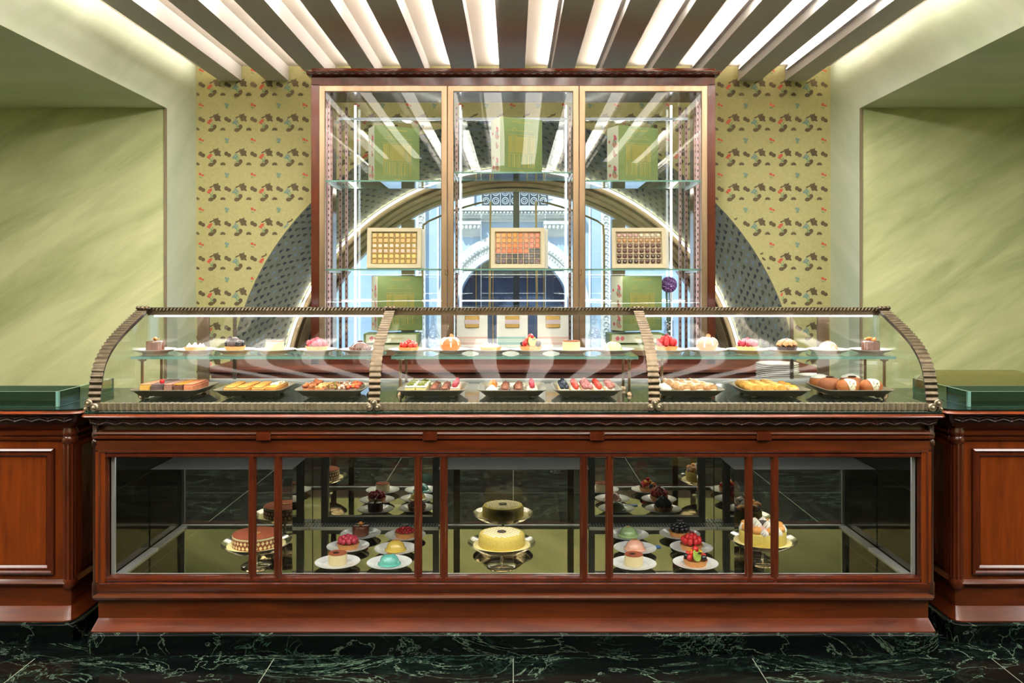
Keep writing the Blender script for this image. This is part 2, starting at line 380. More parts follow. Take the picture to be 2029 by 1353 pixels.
# bronze arch frame of the entrance window
brz = mat('dark bronze arch frame', (104, 90, 68), .32, .85, var=(122, 106, 80), vscale=6)
r_ = thing('arched_window', 'big arched shop window in a bronze frame behind the tall cabinet', 'window', (0, 7.35, 0), world=True)
m = MB(); pr = [(2.02, 7.27), (1.98, 7.27), (1.96, 7.31), (1.92, 7.31), (1.90, 7.335), (1.87, 7.335), (1.85, 7.30), (1.82, 7.30), (1.81, 7.34), (1.785, 7.34), (1.785, 7.46), (2.02, 7.46)]
rings = []
for i in range(73):
    a = pi*i/72; rings.append([(-r*cos(a), y, .44+r*sin(a)) for r, y in pr])
m.loft(rings, 0)
for sx in (-1, 1): m.box(min(sx*1.785, sx*2.02), max(sx*1.785, sx*2.02), 7.3, 7.46, 0, .44)
m.build('arch_frame', brz, r_)
for sx in (-1, 1):
    MB().box(sx*.905-.055, sx*.905+.055, 7.36, 7.44, 0, .44+sqrt(1.79**2-.905**2)).build('window_post', brz, r_)
MB().box(.0, .052, 7.37, 7.43, 0, 2.22).build('window_post', mat('blue grey post', (58, 70, 82), .4, .5), r_)
m = MB(); MB().box(-1.8, 1.8, 7.36, 7.44, 0, .25).build('bottom_rail', brz, r_)
rings = [[(-1.78*cos(pi*i/40), y, .44+1.78*sin(pi*i/40)) for i in range(41)] for y in (7.395, 7.403)]
MB().loft(rings, 0, True, True).build('pane', glass, r_, smooth=0)
gold = mat('brushed brass line', (176, 142, 84), .3, .8)
def goldline(pts): MB().tube(pts, .009, 6).build('brass_outline', gold, r_)
Yg = 7.385; gx = lambda p: PX(p, Yg); gz = lambda p: PZ(p, Yg)
for s_ in (-1, 1):
    f = (lambda p: 1017-(p-1017)) if s_ > 0 else (lambda p: p)
    c = [(gx(f(970)), gz(620)), (gx(f(972)), gz(399))]+[(gx(f(x)), gz(y)) for x, y in ((950, 402), (925, 409), (900, 417), (875, 427), (850, 438), (839, 446), (837, 470), (837, 620))]
    goldline([(x, Yg, z) for x, z in c])
# side walls with wide openings and alcoves
for nm, s in (('left', -1), ('right', 1)):
    m = MB()
    X0, X1 = sorted((s*RW, s*(AX)))
    m.box(X0, X1, YN, YB+.4, 0, CEIL+.1)               # frontal wall of the alcove and the return beside the wallpaper
    b_ = s*RW; bb = sorted((b_, b_+s*.012))
    m.build('wall_'+nm, gw_front, kind='structure', smooth=0)
    m = MB(); c0 = sorted((s*RW-s*.004, s*RW)); m.box(c0[0], c0[1], YN, YB, 0, CEIL)
    m.build('wall_%s_return' % nm, gw_side, kind='structure', smooth=0)
    m = MB(); c0 = sorted((s*(RW-.004), s*(RW+.5))); m.box(c0[0], c0[1], YR, YN, NZ, CEIL+.1)
    m.build('wall_%s_header' % nm, gw_side, kind='structure', smooth=0)
    m = MB(); c0 = sorted((s*RW+s*.5, s*AX)); m.box(c0[0], c0[1], YR, YN, NZ, NZ+.1)
    m.build('ceiling_%s_alcove' % nm, gw_side, kind='structure', smooth=0)
    m = MB(); c0 = sorted((s*AX, s*(AX+.1))); m.box(c0[0], c0[1], YR, YN+.1, 0, CEIL+.1); m.build('wall_%s_outer' % nm, gw_front, kind='structure', smooth=0)
    m = MB(); x_ = s*(RW+.006)
    c0 = sorted((s*(RW-.004), s*(RW+.012))); m.box(c0[0], c0[1], YN-.014, YN-.002, 0, NZ); m.tube([(s*(RW+.004), YN-.012, 0), (s*(RW+.004), YN-.012, NZ)], .005, 6)
    m.build('trim_%d' % (2 if s < 0 else 3), mat('brownish corner bead', (128, 112, 86), .5), kind='structure')
MB().box(-AX, AX, YR-.1, YR, 0, CEIL+.1).build('wall_front', gw_front, kind='structure', smooth=0)
MB().box(-AX, AX, YR, YR+.03, 0, 1.55).build('trim_4', wood_dark, kind='structure', smooth=0)  # unseen panel, added to keep floor and glass reflections dark
m = MB()
for s in (-1, 1): m.box(*sorted((s*2.0, s*3.2)), YB+.4, 7.6, 0, CEIL+.1)
m.box(-3.2, 3.2, 7.46, 7.6, 2.3, CEIL+.1)
m.box(-2.6, 2.6, YB+.061, 7.6, CEIL, CEIL+.11)
m.build('wall_arch_surround', gw_front, kind='structure', smooth=0)
# ceiling beams with light strips along their upper left corner
for k in range(13):
    x0 = (k-6)*.3595-.083; x1 = x0+.166
    t = thing('ceiling_beam', None, None, (x0, YR, BEAMZ), world=True)
    words = ['at the left wall', 'second from the left wall', 'third from the left wall', 'fourth from the left wall', 'fifth from the left wall', 'just left of the centre', 'in the centre', 'just right of the centre', 'fifth from the right wall', 'fourth from the right wall', 'third from the right wall', 'second from the right wall', 'at the right wall']
    tag(t, 'cream ceiling beam with a glowing groove beside it, '+words[k], 'beam', 'parallel ceiling beams running to the wallpaper')
    MB().box(x0, x1, YR, YB-.002, BEAMZ, CEIL-.001).build('beam_body', beamtop, t, smooth=0)
    for xa in ((x0-.022,) if k < 12 else (x0-.022, x1)):        # small ledge carrying the upward light strip
        MB().box(xa, xa+.022, YR, YB-.08, CEIL-.052, CEIL-.046).build('ledge', beamtop, t, smooth=0)
        MB().box(xa+.004, xa+.018, YR, YB-.09, CEIL-.0455, CEIL-.042).build('light_strip', ledW, t, smooth=0)
# ---------------- outside ----------------
stone = mat('white carved stone', (214, 214, 210), .8, var=(190, 194, 196), vscale=4, bump=.3, bscale=20)
bluew = mat('pale blue plaster facade', (148, 176, 206), .8, var=(170, 194, 218), vscale=.8)
dkb = mat('dark blue interior', (26, 42, 66), .4, var=(44, 66, 96), vscale=1.5)
FY = 18.0; fx = lambda p: PX(p, FY); fz = lambda p: PZ(p, FY)
t = thing('stone_building', 'white and pale blue arcade facade with a balcony, seen through the arched window', 'building', (0, FY, 0), world=True)
acz = fz(613)
m = MB(); Ri = 1.17
pts = [(-Ri*cos(pi*i/32), acz+Ri*sin(pi*i/32)) for i in range(33)]
for i in range(32):
    a, b = pts[i], pts[i+1]; m.add([(a[0], FY, a[1]), (b[0], FY, b[1]), (b[0], FY, 9), (a[0], FY, 9)], [(0, 1, 2, 3)])
    m.add([(a[0], FY, a[1]), (b[0], FY, b[1]), (b[0], FY+.8, b[1]), (a[0], FY+.8, a[1])], [(0, 1, 2, 3)])
for s in (-1, 1): m.box(*sorted((s*Ri, s*9)), FY, FY+.8, -.5, 9)
m.build('wall', bluew, t, smooth=0)
m = MB()
for r0, r1, d in ((1.17, 1.26, .10), (1.26, 1.40, .06), (1.40, 1.48, .13), (1.48, 1.6, .08)):
    rg = [[(-r*cos(pi*i/48), FY-y, acz+r*sin(pi*i/48)) for r, y in ((r0, 0), (r0, d), (r1, d), (r1, 0))] for i in range(49)]
    m.loft(rg, 0, True, True)
    for s in (-1, 1): m.box(*sorted((s*r0, s*r1)), FY-d, FY, -.5, acz)
for i in range(60):
    a = pi*(i+.5)/60; m.ell((-1.44*cos(a), FY-.13, acz+1.44*sin(a)), (.028, .03, .028), 8, 6)
    m.ell((-1.33*cos(a), FY-.07, acz+1.33*sin(a)), (.022, .02, .035), 6, 5)
m.build('arch_moulding', stone, t)
m = MB()
for z0, z1, d in ((fz(440), fz(434), .15), (fz(434), fz(428), .25), (fz(428), fz(420), .35), (fz(420), fz(412), .42)): m.box(fx(880), fx(1150), FY-d, FY, z0, z1)
for i in range(40): m.ell((fx(884+i*6.8), FY-.36, fz(424)), (.03, .05, .035), 6, 5)
m.build('cornice', stone, t)
for cx in (930, 1100):
    m = MB(); m.prism([(FY, fz(440)), (FY-.35, fz(440)), (FY-.35, fz(446)), (FY-.2, fz(455)), (FY-.12, fz(466)), (FY, fz(470))], fx(cx-24), fx(cx+24), 0, 'yz')
    for k in range(6): m.ell((fx(cx-20+k*8), FY-.3, fz(452)), (.04, .06, .05), 8, 6)
    m.build('bracket', stone, t)
m = MB(); x0, x1, z0, z1 = fx(955), fx(1085), fz(412), fz(374)
m.box(x0, x1, FY-.34, FY-.32, z0, z0+.02); m.box(x0, x1, FY-.34, FY-.32, z1-.02, z1)
n = 7
for i in range(n):
    cx = x0+(x1-x0)*(i+.5)/n; w = (x1-x0)/n
    m.box(cx-w/2-.006, cx-w/2+.006, FY-.34, FY-.32, z0, z1)
    for cz_, rr in ((z0+.12, .065), (z0+.29, .065)):
        m.tube([(cx+rr*cos(2*pi*j/16), FY-.33, cz_+rr*sin(2*pi*j/16)) for j in range(16)], .009, 4, closed=True)
        m.tube([(cx+rr*.5*cos(2*pi*j/12), FY-.33, cz_+rr*.5*sin(2*pi*j/12)) for j in range(12)], .006, 4, closed=True)
m.build('balcony_grille', mat('light wrought iron', (186, 196, 204), .5), t)
MB().box(x0, x1, FY-.12, FY-.02, z0, z1).build('balcony_backing', dkb, t)
for cx in (835, 1199):
    m = MB(); m.box(fx(cx-9), fx(cx+9), FY-.14, FY, -.5, 5)
    for k in range(34):
        m.tube([(fx(cx)+.05*cos(a*.5), FY-.16, -.2+k*.13+.05*sin(a*.5)) for a in range(12)], .02, 5)
    m.build('pilaster', stone, t)
for cx in (868, 1168):
    MB().box(fx(cx-2), fx(cx+2), FY-.05, FY, -.5, 6).build('pilaster_strip', stone, t)
for x0p, x1p in ((908, 940), (1085, 1125)):
    MB().box(fx(x0p), fx(x1p), FY-.1, FY, fz(411), fz(340)).build('upper_pier', stone, t)
MB().box(-1.3, 1.3, FY+.8, FY+.9, -.5, 2.3).build('doorway', dkb, t)
m = MB()
for k, x in enumerate((940, 975, 1046, 1080)): m.box(fx(x)-.012, fx(x)+.012, FY+.76, FY+.8, -.5, 2)
m.build('doorway_bars', gold, t)
MB().box(-12, 12, 7.6, 20, -.3, -.02).build('pavement', mat('pale street paving', (176, 178, 180), .7), smooth=0, kind='structure')
# ---------------- main display counter ----------------
YF = 3.385; YBK = 4.25
ctr = thing('display_counter', 'long mahogany counter with a glazed mirrored lower case on a dark marble plinth', 'counter', (0, 3.8, 0), world=True)
MB().loft([ring(-a, a, y, YBK, z, .035) for a, y, z in ((1.665, 3.333, 0), (1.668, 3.333, .004), (1.668, 3.333, .074), (1.66, 3.341, .082))], 0, True, True).build('marble_plinth', marbleM, ctr)
MB().loft([ring(-a, a, y, YBK, z, c) for a, y, z, c in ((1.655, 3.345, .082, .02), (1.655, 3.345, .086, .02), (1.645, 3.398, .118, .004), (1.645, 3.398, .192, .004))], 0, False, True).build('skirting', wood, ctr, smooth=30)
MB().loft([ring(-a, a, y, YBK, z, .006) for a, y, z in ((1.648, 3.392, .192), (1.657, 3.378, .197), (1.657, 3.374, .206), (1.657, 3.378, .215), (1.65, 3.388, .22), (1.654, 3.384, .226), (1.654, 3.382, .255), (1.645, 3.40, .262), (1.64, 3.41, .266))], 0, True, True).build('base_moulding', wood, ctr, smooth=30)
# upper body
MB().loft([ring(-a, a, y, YBK, z, .006) for a, y, z in ((1.64, 3.40, .776), (1.654, 3.384, .784), (1.654, 3.382, .822), (1.648, 3.39, .826), (1.657, 3.376, .831), (1.657, 3.374, .838), (1.65, 3.386, .844), (1.656, 3.378, .850), (1.654, 3.38, .857), (1.635, 3.405, .862), (1.635, 3.41, .882), (1.65, 3.39, .884))], 0, True, False).build('entablature', wood, ctr, smooth=30)
MB().loft([ring(-a, a, y, YBK, z, .012) for a, y, z in ((1.66, 3.378, .884), (1.668, 3.370, .889), (1.672, 3.366, .912))], 0, True, False).build('frieze', wood_dark, ctr, smooth=30)
def frieze_relief(xa, xb, y, z, h=.026, pitch=.066):
    m = MB(); n = max(1, round((xb-xa)/pitch)); p = (xb-xa)/n
    for dz in (.25*h, -.22*h):
        pts = []
        for i in range(n*4+1):
            u = i/4; pts.append((xa+u*p, y, z+dz+(.18*h)*cos(2*pi*u)))
        m.tube(pts, .0032, 5)
    for i in range(n):
        for d in (-1, 0, 1): m.ell((xa+(i+.5)*p+d*.007, y, z-.30*h+(.002 if d == 0 else 0)), (.0035, .004, .0045), 6, 4)
    return m
frieze_relief(-1.66, 1.66, 3.366, .899).build('carved_wave', wood_dark, ctr)
MB().loft([ring(-a, a, y, YBK, z, c) for a, y, z, c in ((1.672, 3.366, .912, .012), (1.69, 3.350, .916, .02), (1.694, 3.346, .922, .02), (1.69, 3.350, .929, .02), (1.675, 3.365, .931, .02))], 0, False, False).build('edge_bead', mat('bright orange mahogany edge', (96, 38, 13), .25, coat=.3, var=(118, 50, 18), vscale=6), ctr, smooth=50)
MB().loft([ring(-a, a, y, YBK, z, .02) for a, y, z in ((1.688, 3.362, .930), (1.69, 3.36, .933), (1.69, 3.36, .939), (1.684, 3.366, .942))], 0, True, True).build('stone_slab', deckM, ctr)
for px in (523, 852, 1183, 1513):
    c_ = PX(px, 3.38); MB().bbox(c_-.029, c_+.029, 3.366, 3.40, .824, .858, .004).build('applied_block', wood_red, ctr)
# end stiles, columns and the bead frame
for s in (-1, 1):
    MB().box(*sorted((s*1.61, s*1.652)), 3.384, 3.43, .262, .78).build('stile', wood_v, ctr)
    m = MB(); cx = s*1.652
    m.lathe([(.010, .20), (.013, .21), (.013, .26), (.009, .268), (.009, .80), (.014, .806), (.014, .822), (.010, .828), (.014, .836), (.014, .852), (.010, .858), (.010, .884)], 12, (cx, 3.392, 0))
    m.build('corner_column', wood_dark, ctr)
fr = [(0, .03), (0, -.012), (.008, -.014), (.014, -.004), (.02, -.010), (.028, -.008), (.033, .006), (.033, .03)]
MB().rframe(-1.638, 1.638, .251, .786, 3.395, fr).build('bead_frame', wood_red, ctr, smooth=30)
for px in (498, 549, 828, 879, 1157, 1208, 1485.5, 1537):
    cx = PX(px, 3.385); m = MB(); w = .0155
    sec = [(-w, .0), (-w, -.008), (-w*.6, -.012), (-w*.4, -.019), (w*.4, -.019), (w*.6, -.012), (w, -.008), (w, 0)]
    rg = [[(cx+a, 3.405+b, z) for a, b in sec] for z in (.262, .765)]
    rg = [[(cx+a*.05, 3.405+b*.6, .252) for a, b in sec]]+rg
    m.loft(rg, 0, True, True); m.build('mullion', wood_red, ctr, smooth=25)
# lower case interior
m = MB(); m.box(-1.605, 1.605, 3.412, 3.418, .275, .762, 0, 1); m.build('front_pane', [glass, edgeG], ctr, smooth=0)
m = MB(); m.box(-1.61, 1.61, 3.42, 4.2, .255, .27); m.build('mirror_floor', mirrorB, ctr, smooth=0)
m = MB(); m.box(-1.6, 1.6, 3.42, 3.45, .27, .279); m.build('steel_sill', steel, ctr, smooth=0)
for s in (-1, 1):
    MB().box(*sorted((s*1.565, s*1.6)), 3.45, 3.785, .27, .277).build('floor_rail', steel, ctr, smooth=0)
    MB().box(*sorted((s*1.588, s*1.602)), 3.42, 3.43, .27, .765).build('upright_rail', steel, ctr, smooth=0)
for s in (-1, 1):
    MB().box(*sorted((s*1.605, s*1.612)), 3.42, 4.2, .262, .775).build('side_mirror', sidemirror, ctr, smooth=0)
MB().box(-1.61, 1.61, 3.43, 4.2, .768, .776).build('case_ceiling', grey, ctr, smooth=0)
MB().box(-1.61, 1.61, 4.2, 4.24, .255, .776).build('back_panel', grey, ctr, smooth=0)
boxes = ((-1.602, -.975), (-.33, .335), (.975, 1.602))
for a, b in boxes:
    m = MB(); m.box(a, b, 3.786, 4.195, .27, .6215, 0)
    m.v = m.v; o = m.build('mirror_box', [mirror, grey], ctr, smooth=0)
    for p in o.data.polygons:
        if p.normal.z > .5: p.material_index = 1
    for xx in ((a+.14, b-.14)): MB().box(xx-.009, xx+.009, 4.18, 4.199, .6215, .768).build('black_post', black, ctr, smooth=0)
for a, b in ((-.975, -.33), (.335, .975)):
    s = -1 if a < 0 else 1; cx = (a+b)/2
    lo, hi = (a+.045, b-.03) if s < 0 else (a+.03, b-.045)
    m = MB(); m.box(a+.002, b-.002, 4.17, 4.19, .27, .768, 0); m.build('recess_mirror', mirror, ctr, smooth=0)
    m = MB(); m.rframe(lo, hi, .282, .80, 4.165, [(0, .006), (0, -.012), (.03, -.012), (.03, .006)]); m.build('sliding_door_frame', black, ctr, smooth=0)
    m = MB(); m.box(a+.002, b-.002, 4.10, 4.165, .27, .278, 0)
    n = 44
    for i in range(n):
        x = a+.01+(b-a-.02)*(i+.5)/n
        for yy_ in (4.106, 4.137): m.box(x-.0035, x+.0035, yy_, yy_+.022, .278, .2785, 1)
    m.build('vent_grille', [steel, black], ctr, smooth=0)
    sx = b-.012 if s < 0 else a+.012
    for zz in (.30, .372):
        m = MB(); m.tube([(sx, 4.16, zz), (sx, 4.12, zz)], .011, 10); m.tube([(sx, 4.122, zz), (sx, 4.118, zz)], .006, 10, 1); m.build('drain_pipe', [steel, black], ctr)
m = MB(); m.box(-1.58, 1.58, 3.44, 3.452, .758, .767); m.build('light_strip', ledC, ctr, smooth=0)
# ---------------- curved glass case on the counter ----------------
case = thing('curved_glass_case', 'curved glass pastry case in a fluted antique nickel frame standing on the long counter', 'display case', (0, 3.8, .942), world=True)
prof0 = [(3.385, .945), (3.388, .98), (3.404, 1.0615), (3.437, 1.1265), (3.505, 1.184), (3.61, 1.2375), (3.838, 1.326)]
pc = cat_rom([(0, y, z) for y, z in prof0], 12)
L = [0]
for i in range(1, len(pc)): L.append(L[-1]+(pc[i]-pc[i-1]).length)
def at_len(s):
    s = max(0, min(L[-1], s)); i = 0
    while i < len(L)-2 and L[i+1] < s: i += 1
    t = (s-L[i])/(L[i+1]-L[i]); p = pc[i].lerp(pc[i+1], t); d = (pc[i+1]-pc[i]).normalized()
    return p, Vector((0, -d.z, d.y))          # outward normal
def band(xc, w, name='curved_frame'):
    m = MB(); rg = []; n = int(L[-1]/.004)
    for i in range(n+1):
        s = L[-1]*i/n; p, nn = at_len(s); a = .0045*abs(sin(pi*s/.024))
        o1 = p+nn*(.003+a); o2 = p-nn*.014; e = .8*a
        rg.append([(xc-w/2-e, o1.y, o1.z), (xc+w/2+e, o1.y, o1.z), (xc+w/2-.004, o2.y, o2.z), (xc-w/2+.004, o2.y, o2.z)])
    m.loft(rg, 0, True, True); m.build(name, pewter, case, smooth=60)
for xc, w in ((-1.652, .044), (-.548, .040), (.556, .040), (1.652, .044)): band(xc, w)
secs = ((-1.63, -.57), (-.526, .534), (.578, 1.63))
for a, b in secs:
    rg = []
    for k in range(0, 61):
        p, nn = at_len(L[-1]*k/60); q1 = p-nn*.004; q2 = p-nn*.010
        rg.append([(a-.008, q1.y, q1.z), (b+.008, q1.y, q1.z), (b+.008, q2.y, q2.z), (a-.008, q2.y, q2.z)])
    m = MB(); m.loft(rg, 0, True, True); o = m.build('curved_pane', [glassC, edgeD], case, smooth=50)
    for pl in o.data.polygons:
        if abs(pl.normal.x) > .9: pl.material_index = 1
# end panes
for s in (-1, 1):
    poly = [(p.y+.012, p.z-.004) for p in pc]+[(4.2, 1.322), (4.2, .95)]
    MB().prism(poly, s*1.645-.003, s*1.645+.003, 0, 'yz').build('end_pane', [glass], case, smooth=0)
MB().box(-1.64, 1.64, 3.85, 4.2, 1.318, 1.326, 0, 1).build('top_pane', [glass, edgeG], case, smooth=0)
def corr_bar(m, x0, x1, y, z0, z1, pitch, amp, slant=0, depth=.02, mi=0):
    n = int((x1-x0)/pitch*6); rg = []
    for i in range(n+1):
        x = x0+(x1-x0)*i/n; a = amp*abs(sin(pi*x/pitch))
        rg.append([(x, y-a, z0), (x+slant, y-a, z1), (x+slant, y+depth, z1+a*.4), (x, y+depth, z0)])
    return m.loft(rg, mi, True, True)
m = MB(); corr_bar(m, -1.665, 1.665, 3.378, .944, .971, .0235, .0058); m.build('bottom_rail', railM, case, smooth=50)
MB().box(-1.67, 1.67, 3.374, 3.40, .942, .946).build('rail_foot', pewter, case)
m = MB(); corr_bar(m, -1.66, 1.66, 3.835, 1.322, 1.334, .016, .004, .008, .022); m.build('top_rail', pewter, case, smooth=50)
MB().box(-1.64, 1.64, 3.843, 3.875, 1.300, 1.322).build('top_rail_channel', bronze, case)
for a, b in ((-1.61, -.58), (.585, 1.61)):
    MB().box(a, b, 3.846, 3.858, 1.293, 1.300).build('light_strip', ledCase, case, smooth=0)
def rosette(xs, name, y=3.372):
    m = MB()
    for x, z, r in xs:
        m.lathe([(r, 0), (r, .006), (r*.8, .010), (r*.72, .007), (r*.45, .008), (r*.4, .013), (.0001, .016)], 16, (0, 0, 0))
        k = len(m.v)-16*7
        for i in range(k, len(m.v)):
            vx, vy, vz = m.v[i]; m.v[i] = (x+vx, y-vz, z+vy)
    m.ell((xs[0][0], y+.004, xs[0][1]-.012), (.022, .008, .01), 12, 6)
    m.build(name, railM, case)
for xc in (-.548, .556): rosette([(xc, .975, .0135), (xc-.015, .957, .0145), (xc+.015, .957, .0145)], 'rosette')
for s in (-1, 1): rosette([(s*1.668, .973, .016), (s*1.645, .956, .017), (s*1.678, .952, .010)], 'rosette')
for xc in (-1.652, -.55, .558, 1.652):
    m = MB(); m.ell((xc, 3.835, 1.330), (.036, .02, .009), 16, 6)
    for d in (-.018, 0, .018): m.ell((xc+d, 3.825, 1.334), (.011, .013, .008), 12, 6)
    m.build('top_rosette', pewter, case)
m = MB(); m.box(-1.655, 1.655, 3.395, 4.2, .942, .964); m.build('deck', mat('black polished deck', (30, 36, 34), .06, spec=.7), case, smooth=0)
m = MB(); m.box(-1.64, 1.64, 4.18, 4.21, .964, .975); m.build('rear_track', steel, case, smooth=0)
for s in (-1, 1):
    MB().box(*sorted((s*1.47, s*1.525)), 4.14, 4.155, .964, 1.318).build('rear_post', bronze, case)
    m = MB(); rg = [[(s*1.36+.006*a*(1+.4*abs(sin(pi*z/.016))), 4.19+.006*b, z) for a, b in ((-1, -1), (1, -1), (1, 1), (-1, 1))] for z in [.97+i*.004 for i in range(88)]]
    m.loft(rg, 0, True, True); m.build('rear_upright', pewter, case)
# glass shelves inside the case
def shelf(a, b, label):
    t = thing('glass_shelf', label, 'shelf', ((a+b)/2, 3.76, .964), world=True, group='glass shelves inside the curved case')
    MB().box(a, b, 3.63, 3.90, 1.122, 1.134, 0, 1).build('shelf_pane', [glassS, edgeG], t, smooth=0)
    for x in (a+.035, b-.035):
        for y in (3.665, 3.865):
            m = MB(); m.lathe([(.017, 0), (.017, .004), (.012, .012), (.006, .016), (.006, .143), (.009, .146), (.009, .158)], 12, (x, y, .964))
            m.tube([(x-.016, y, 1.118), (x+.016, y, 1.118)], .006, 8); m.build('post', bronze, t)
shelf(-1.62, -.575, 'glass shelf on bronze posts in the left bay of the curved case')
shelf(-.517, .53, 'glass shelf on bronze posts in the middle bay of the curved case')
shelf(.60, 1.62, 'glass shelf on bronze posts in the right bay of the curved case')
# rear work top with the stacked plates
t = thing('rear_worktop', 'dark mahogany work ledge behind the long counter', 'worktop', (0, 4.6, 0), world=True)
MB().box(-1.6, 1.6, 4.27, 4.72, .87, .91).build('worktop_board', wood_matt, t); MB().box(-1.58, 1.58, 4.28, 4.7, 0, .87).build('worktop_body', wood_dark, t)
# ---------------- side counters ----------------
def side_counter(s):
    side = 'left' if s < 0 else 'right'
    t = thing('side_counter', 'panelled mahogany counter with a low green glass tray, %s of the long counter' % side, 'counter', (s*3.0, 3.9, 0), world=True)
    XE = 4.6
    def rg(x, y, z, c): a, b = sorted((s*x, s*XE)); return ring(a, b, y, 4.14, z, c)
    MB().loft([rg(1.76, 3.44, 0, .05), rg(1.755, 3.438, .072, .05), rg(1.765, 3.445, .08, .05)], 0, True, True).build('marble_plinth', marbleM, t)
    MB().loft([rg(1.775, 3.452, .08, .035), rg(1.775, 3.452, .085, .035), rg(1.80, 3.50, .128, .02), rg(1.80, 3.50, .205, .02), rg(1.79, 3.49, .21, .02), rg(1.785, 3.478, .225, .02), rg(1.80, 3.49, .24, .02)], 0, True, True).build('skirting', wood, t, smooth=30)
    MB().loft([rg(1.80, 3.495, .24, .022), rg(1.80, 3.495, .84, .022)], 0, True, True).build('body', wood_v, t, smooth=30)
    MB().loft([rg(1.80, 3.495, .80, .02), rg(1.79, 3.485, .806, .02), rg(1.79, 3.482, .815, .02), rg(1.80, 3.49, .82, .02), rg(1.785, 3.48, .828, .02), rg(1.785, 3.478, .838, .02), rg(1.80, 3.495, .845, .02), rg(1.78, 3.475, .86, .02), rg(1.76, 3.46, .884, .02)], 0, True, False).build('entablature', wood, t, smooth=30)
    MB().loft([rg(1.755, 3.452, .884, .03), rg(1.745, 3.446, .912, .03)], 0, True, False).build('frieze', wood_dark, t)
    a, b = sorted((s*1.77, s*XE)); frieze_relief(a, b, 3.445, .899).build('carved_wave', wood_dark, t)
    MB().loft([rg(1.745, 3.446, .912, .03), rg(1.728, 3.43, .917, .04), rg(1.725, 3.427, .922, .04), rg(1.73, 3.432, .928, .04), rg(1.745, 3.446, .93, .04)], 0, False, True).build('edge_bead', MATS['bright orange mahogany edge'], t, smooth=50)
    MB().loft([rg(1.74, 3.445, .929, .05), rg(1.738, 3.443, .937, .05)], 0, True, True).build('stone_top', deckM, t)
    pr = [(0, .01), (0, -.016), (.008, -.02), (.014, -.012), (.026, -.014), (.034, -.004), (.038, .0), (.038, .01)]
    a, b = sorted((s*1.865, s*3.4)); MB().rframe(a, b, .262, .772, 3.495, pr).build('front_panel_frame', wood_red, t, smooth=30)
    MB().box(a+.036, b-.036, 3.491, 3.497, .298, .737).build('front_panel', wood_v, t)
    # side panel: same frame turned onto the side
    m = MB(); m.rframe(3.56, 4.08, .262, .772, 0, pr); m.v = [(s*1.80-s*y_, x_, z_) for x_, y_, z_ in m.v]; m.build('side_panel_frame', wood_red, t, smooth=30)
    m = MB(); m.box(*sorted((s*1.7965, s*1.80)), 3.59, 4.05, .298, .737); m.build('side_panel', wood_v, t)
    # fluted corner pilaster
    m = MB(); cx, cy = s*1.812, 3.507
    m.lathe([(.022, .20), (.028, .21), (.030, .225), (.026, .24)], 20, (cx, cy, 0)); n_ = 40
    m.loft([[(cx+(.024*(1+.08*cos(10*2*pi*j/n_)))*cos(2*pi*j/n_), cy+(.024*(1+.08*cos(10*2*pi*j/n_)))*sin(2*pi*j/n_), z) for j in range(n_)] for z in (.24, .79)])
    m.lathe([(.026, .79), (.031, .80), (.031, .812), (.027, .82), (.032, .83), (.032, .84), (.027, .85), (.027, .884)], 20, (cx, cy, 0)); m.build('corner_pilaster', wood_red, t)
    # low glass tray
    a, b = sorted((s*1.862, s*XE)); X1 = s*1.862
    zb, zt_ = .938, 1.0
    MB().box(a, b, 3.512, 3.522, zb, zt_, 0, 1).build('glass_front', [glassG, edgeG], t, smooth=0)
    MB().box(*sorted((X1, X1+s*.01)), 3.522, 4.0, zb, zt_, 0, 1).build('glass_side', [glassG, edgeG], t, smooth=0)
    MB().box(*sorted((X1+s*.011, s*XE)), 3.70, 3.71, zb, zt_+.001).build('glass_back', mat('sea green back painted glass', (62, 80, 62), .12, spec=.7), t, smooth=0)
    MB().box(*sorted((X1-s*.001, X1+s*.011)), 3.511, 3.523, zb, zt_+.001).build('glass_corner_edge', edgeG, t, smooth=0)
side_counter(-1); side_counter(1)
# ---------------- tall cabinet ----------------
YC = 5.2
back = thing('back_counter', 'low mahogany cabinet carrying the tall glass cabinet, in front of the arch', 'cabinet', (0, 5.4, 0), world=True)
MB().box(-1.76, 1.76, 5.0, 5.9, .08, .915).build('carcass', wood_matt, back)
MB().loft([ring(-a, a, y, 5.9, z, .01) for a, y, z in ((1.77, 4.99, .915), (1.79, 4.97, .925), (1.79, 4.97, .94), (1.78, 4.98, .95))], 0, True, True).build('top_board', wood_matt, back)
MB().box(-1.74, 1.74, 5.02, 5.9, 0, .08).build('plinth', marbleM, back)
for i in range(6):
    x0 = -1.72+i*.575; MB().rframe(x0, x0+.555, .62, .88, 4.998, [(0, .01), (0, -.01), (.02, -.012), (.03, 0), (.03, .01)]).build('drawer_moulding', wood, back, smooth=30)
    MB().bbox(x0+.24, x0+.31, 4.975, 4.995, .74, .755).build('drawer_pull', bronze, back)
cab = thing('tall_glass_cabinet', 'tall mahogany and bronze glass cabinet with lit shelves in front of the arched window', 'cabinet', (0, 5.45, .95), world=True)
YK = 5.68
for s in (-1, 1):
    MB().box(*sorted((s*1.178, s*1.225)), YC, YK, .95, 2.645).build('side_post', wood_red, cab)
MB().loft([ring(-a, a, y, yb, z, .004) for a, y, yb, z in ((1.225, 5.2, 5.68, .95), (1.225, 5.2, 5.68, 1.0))], 0, True, True).build('base_board', wood_red, cab)
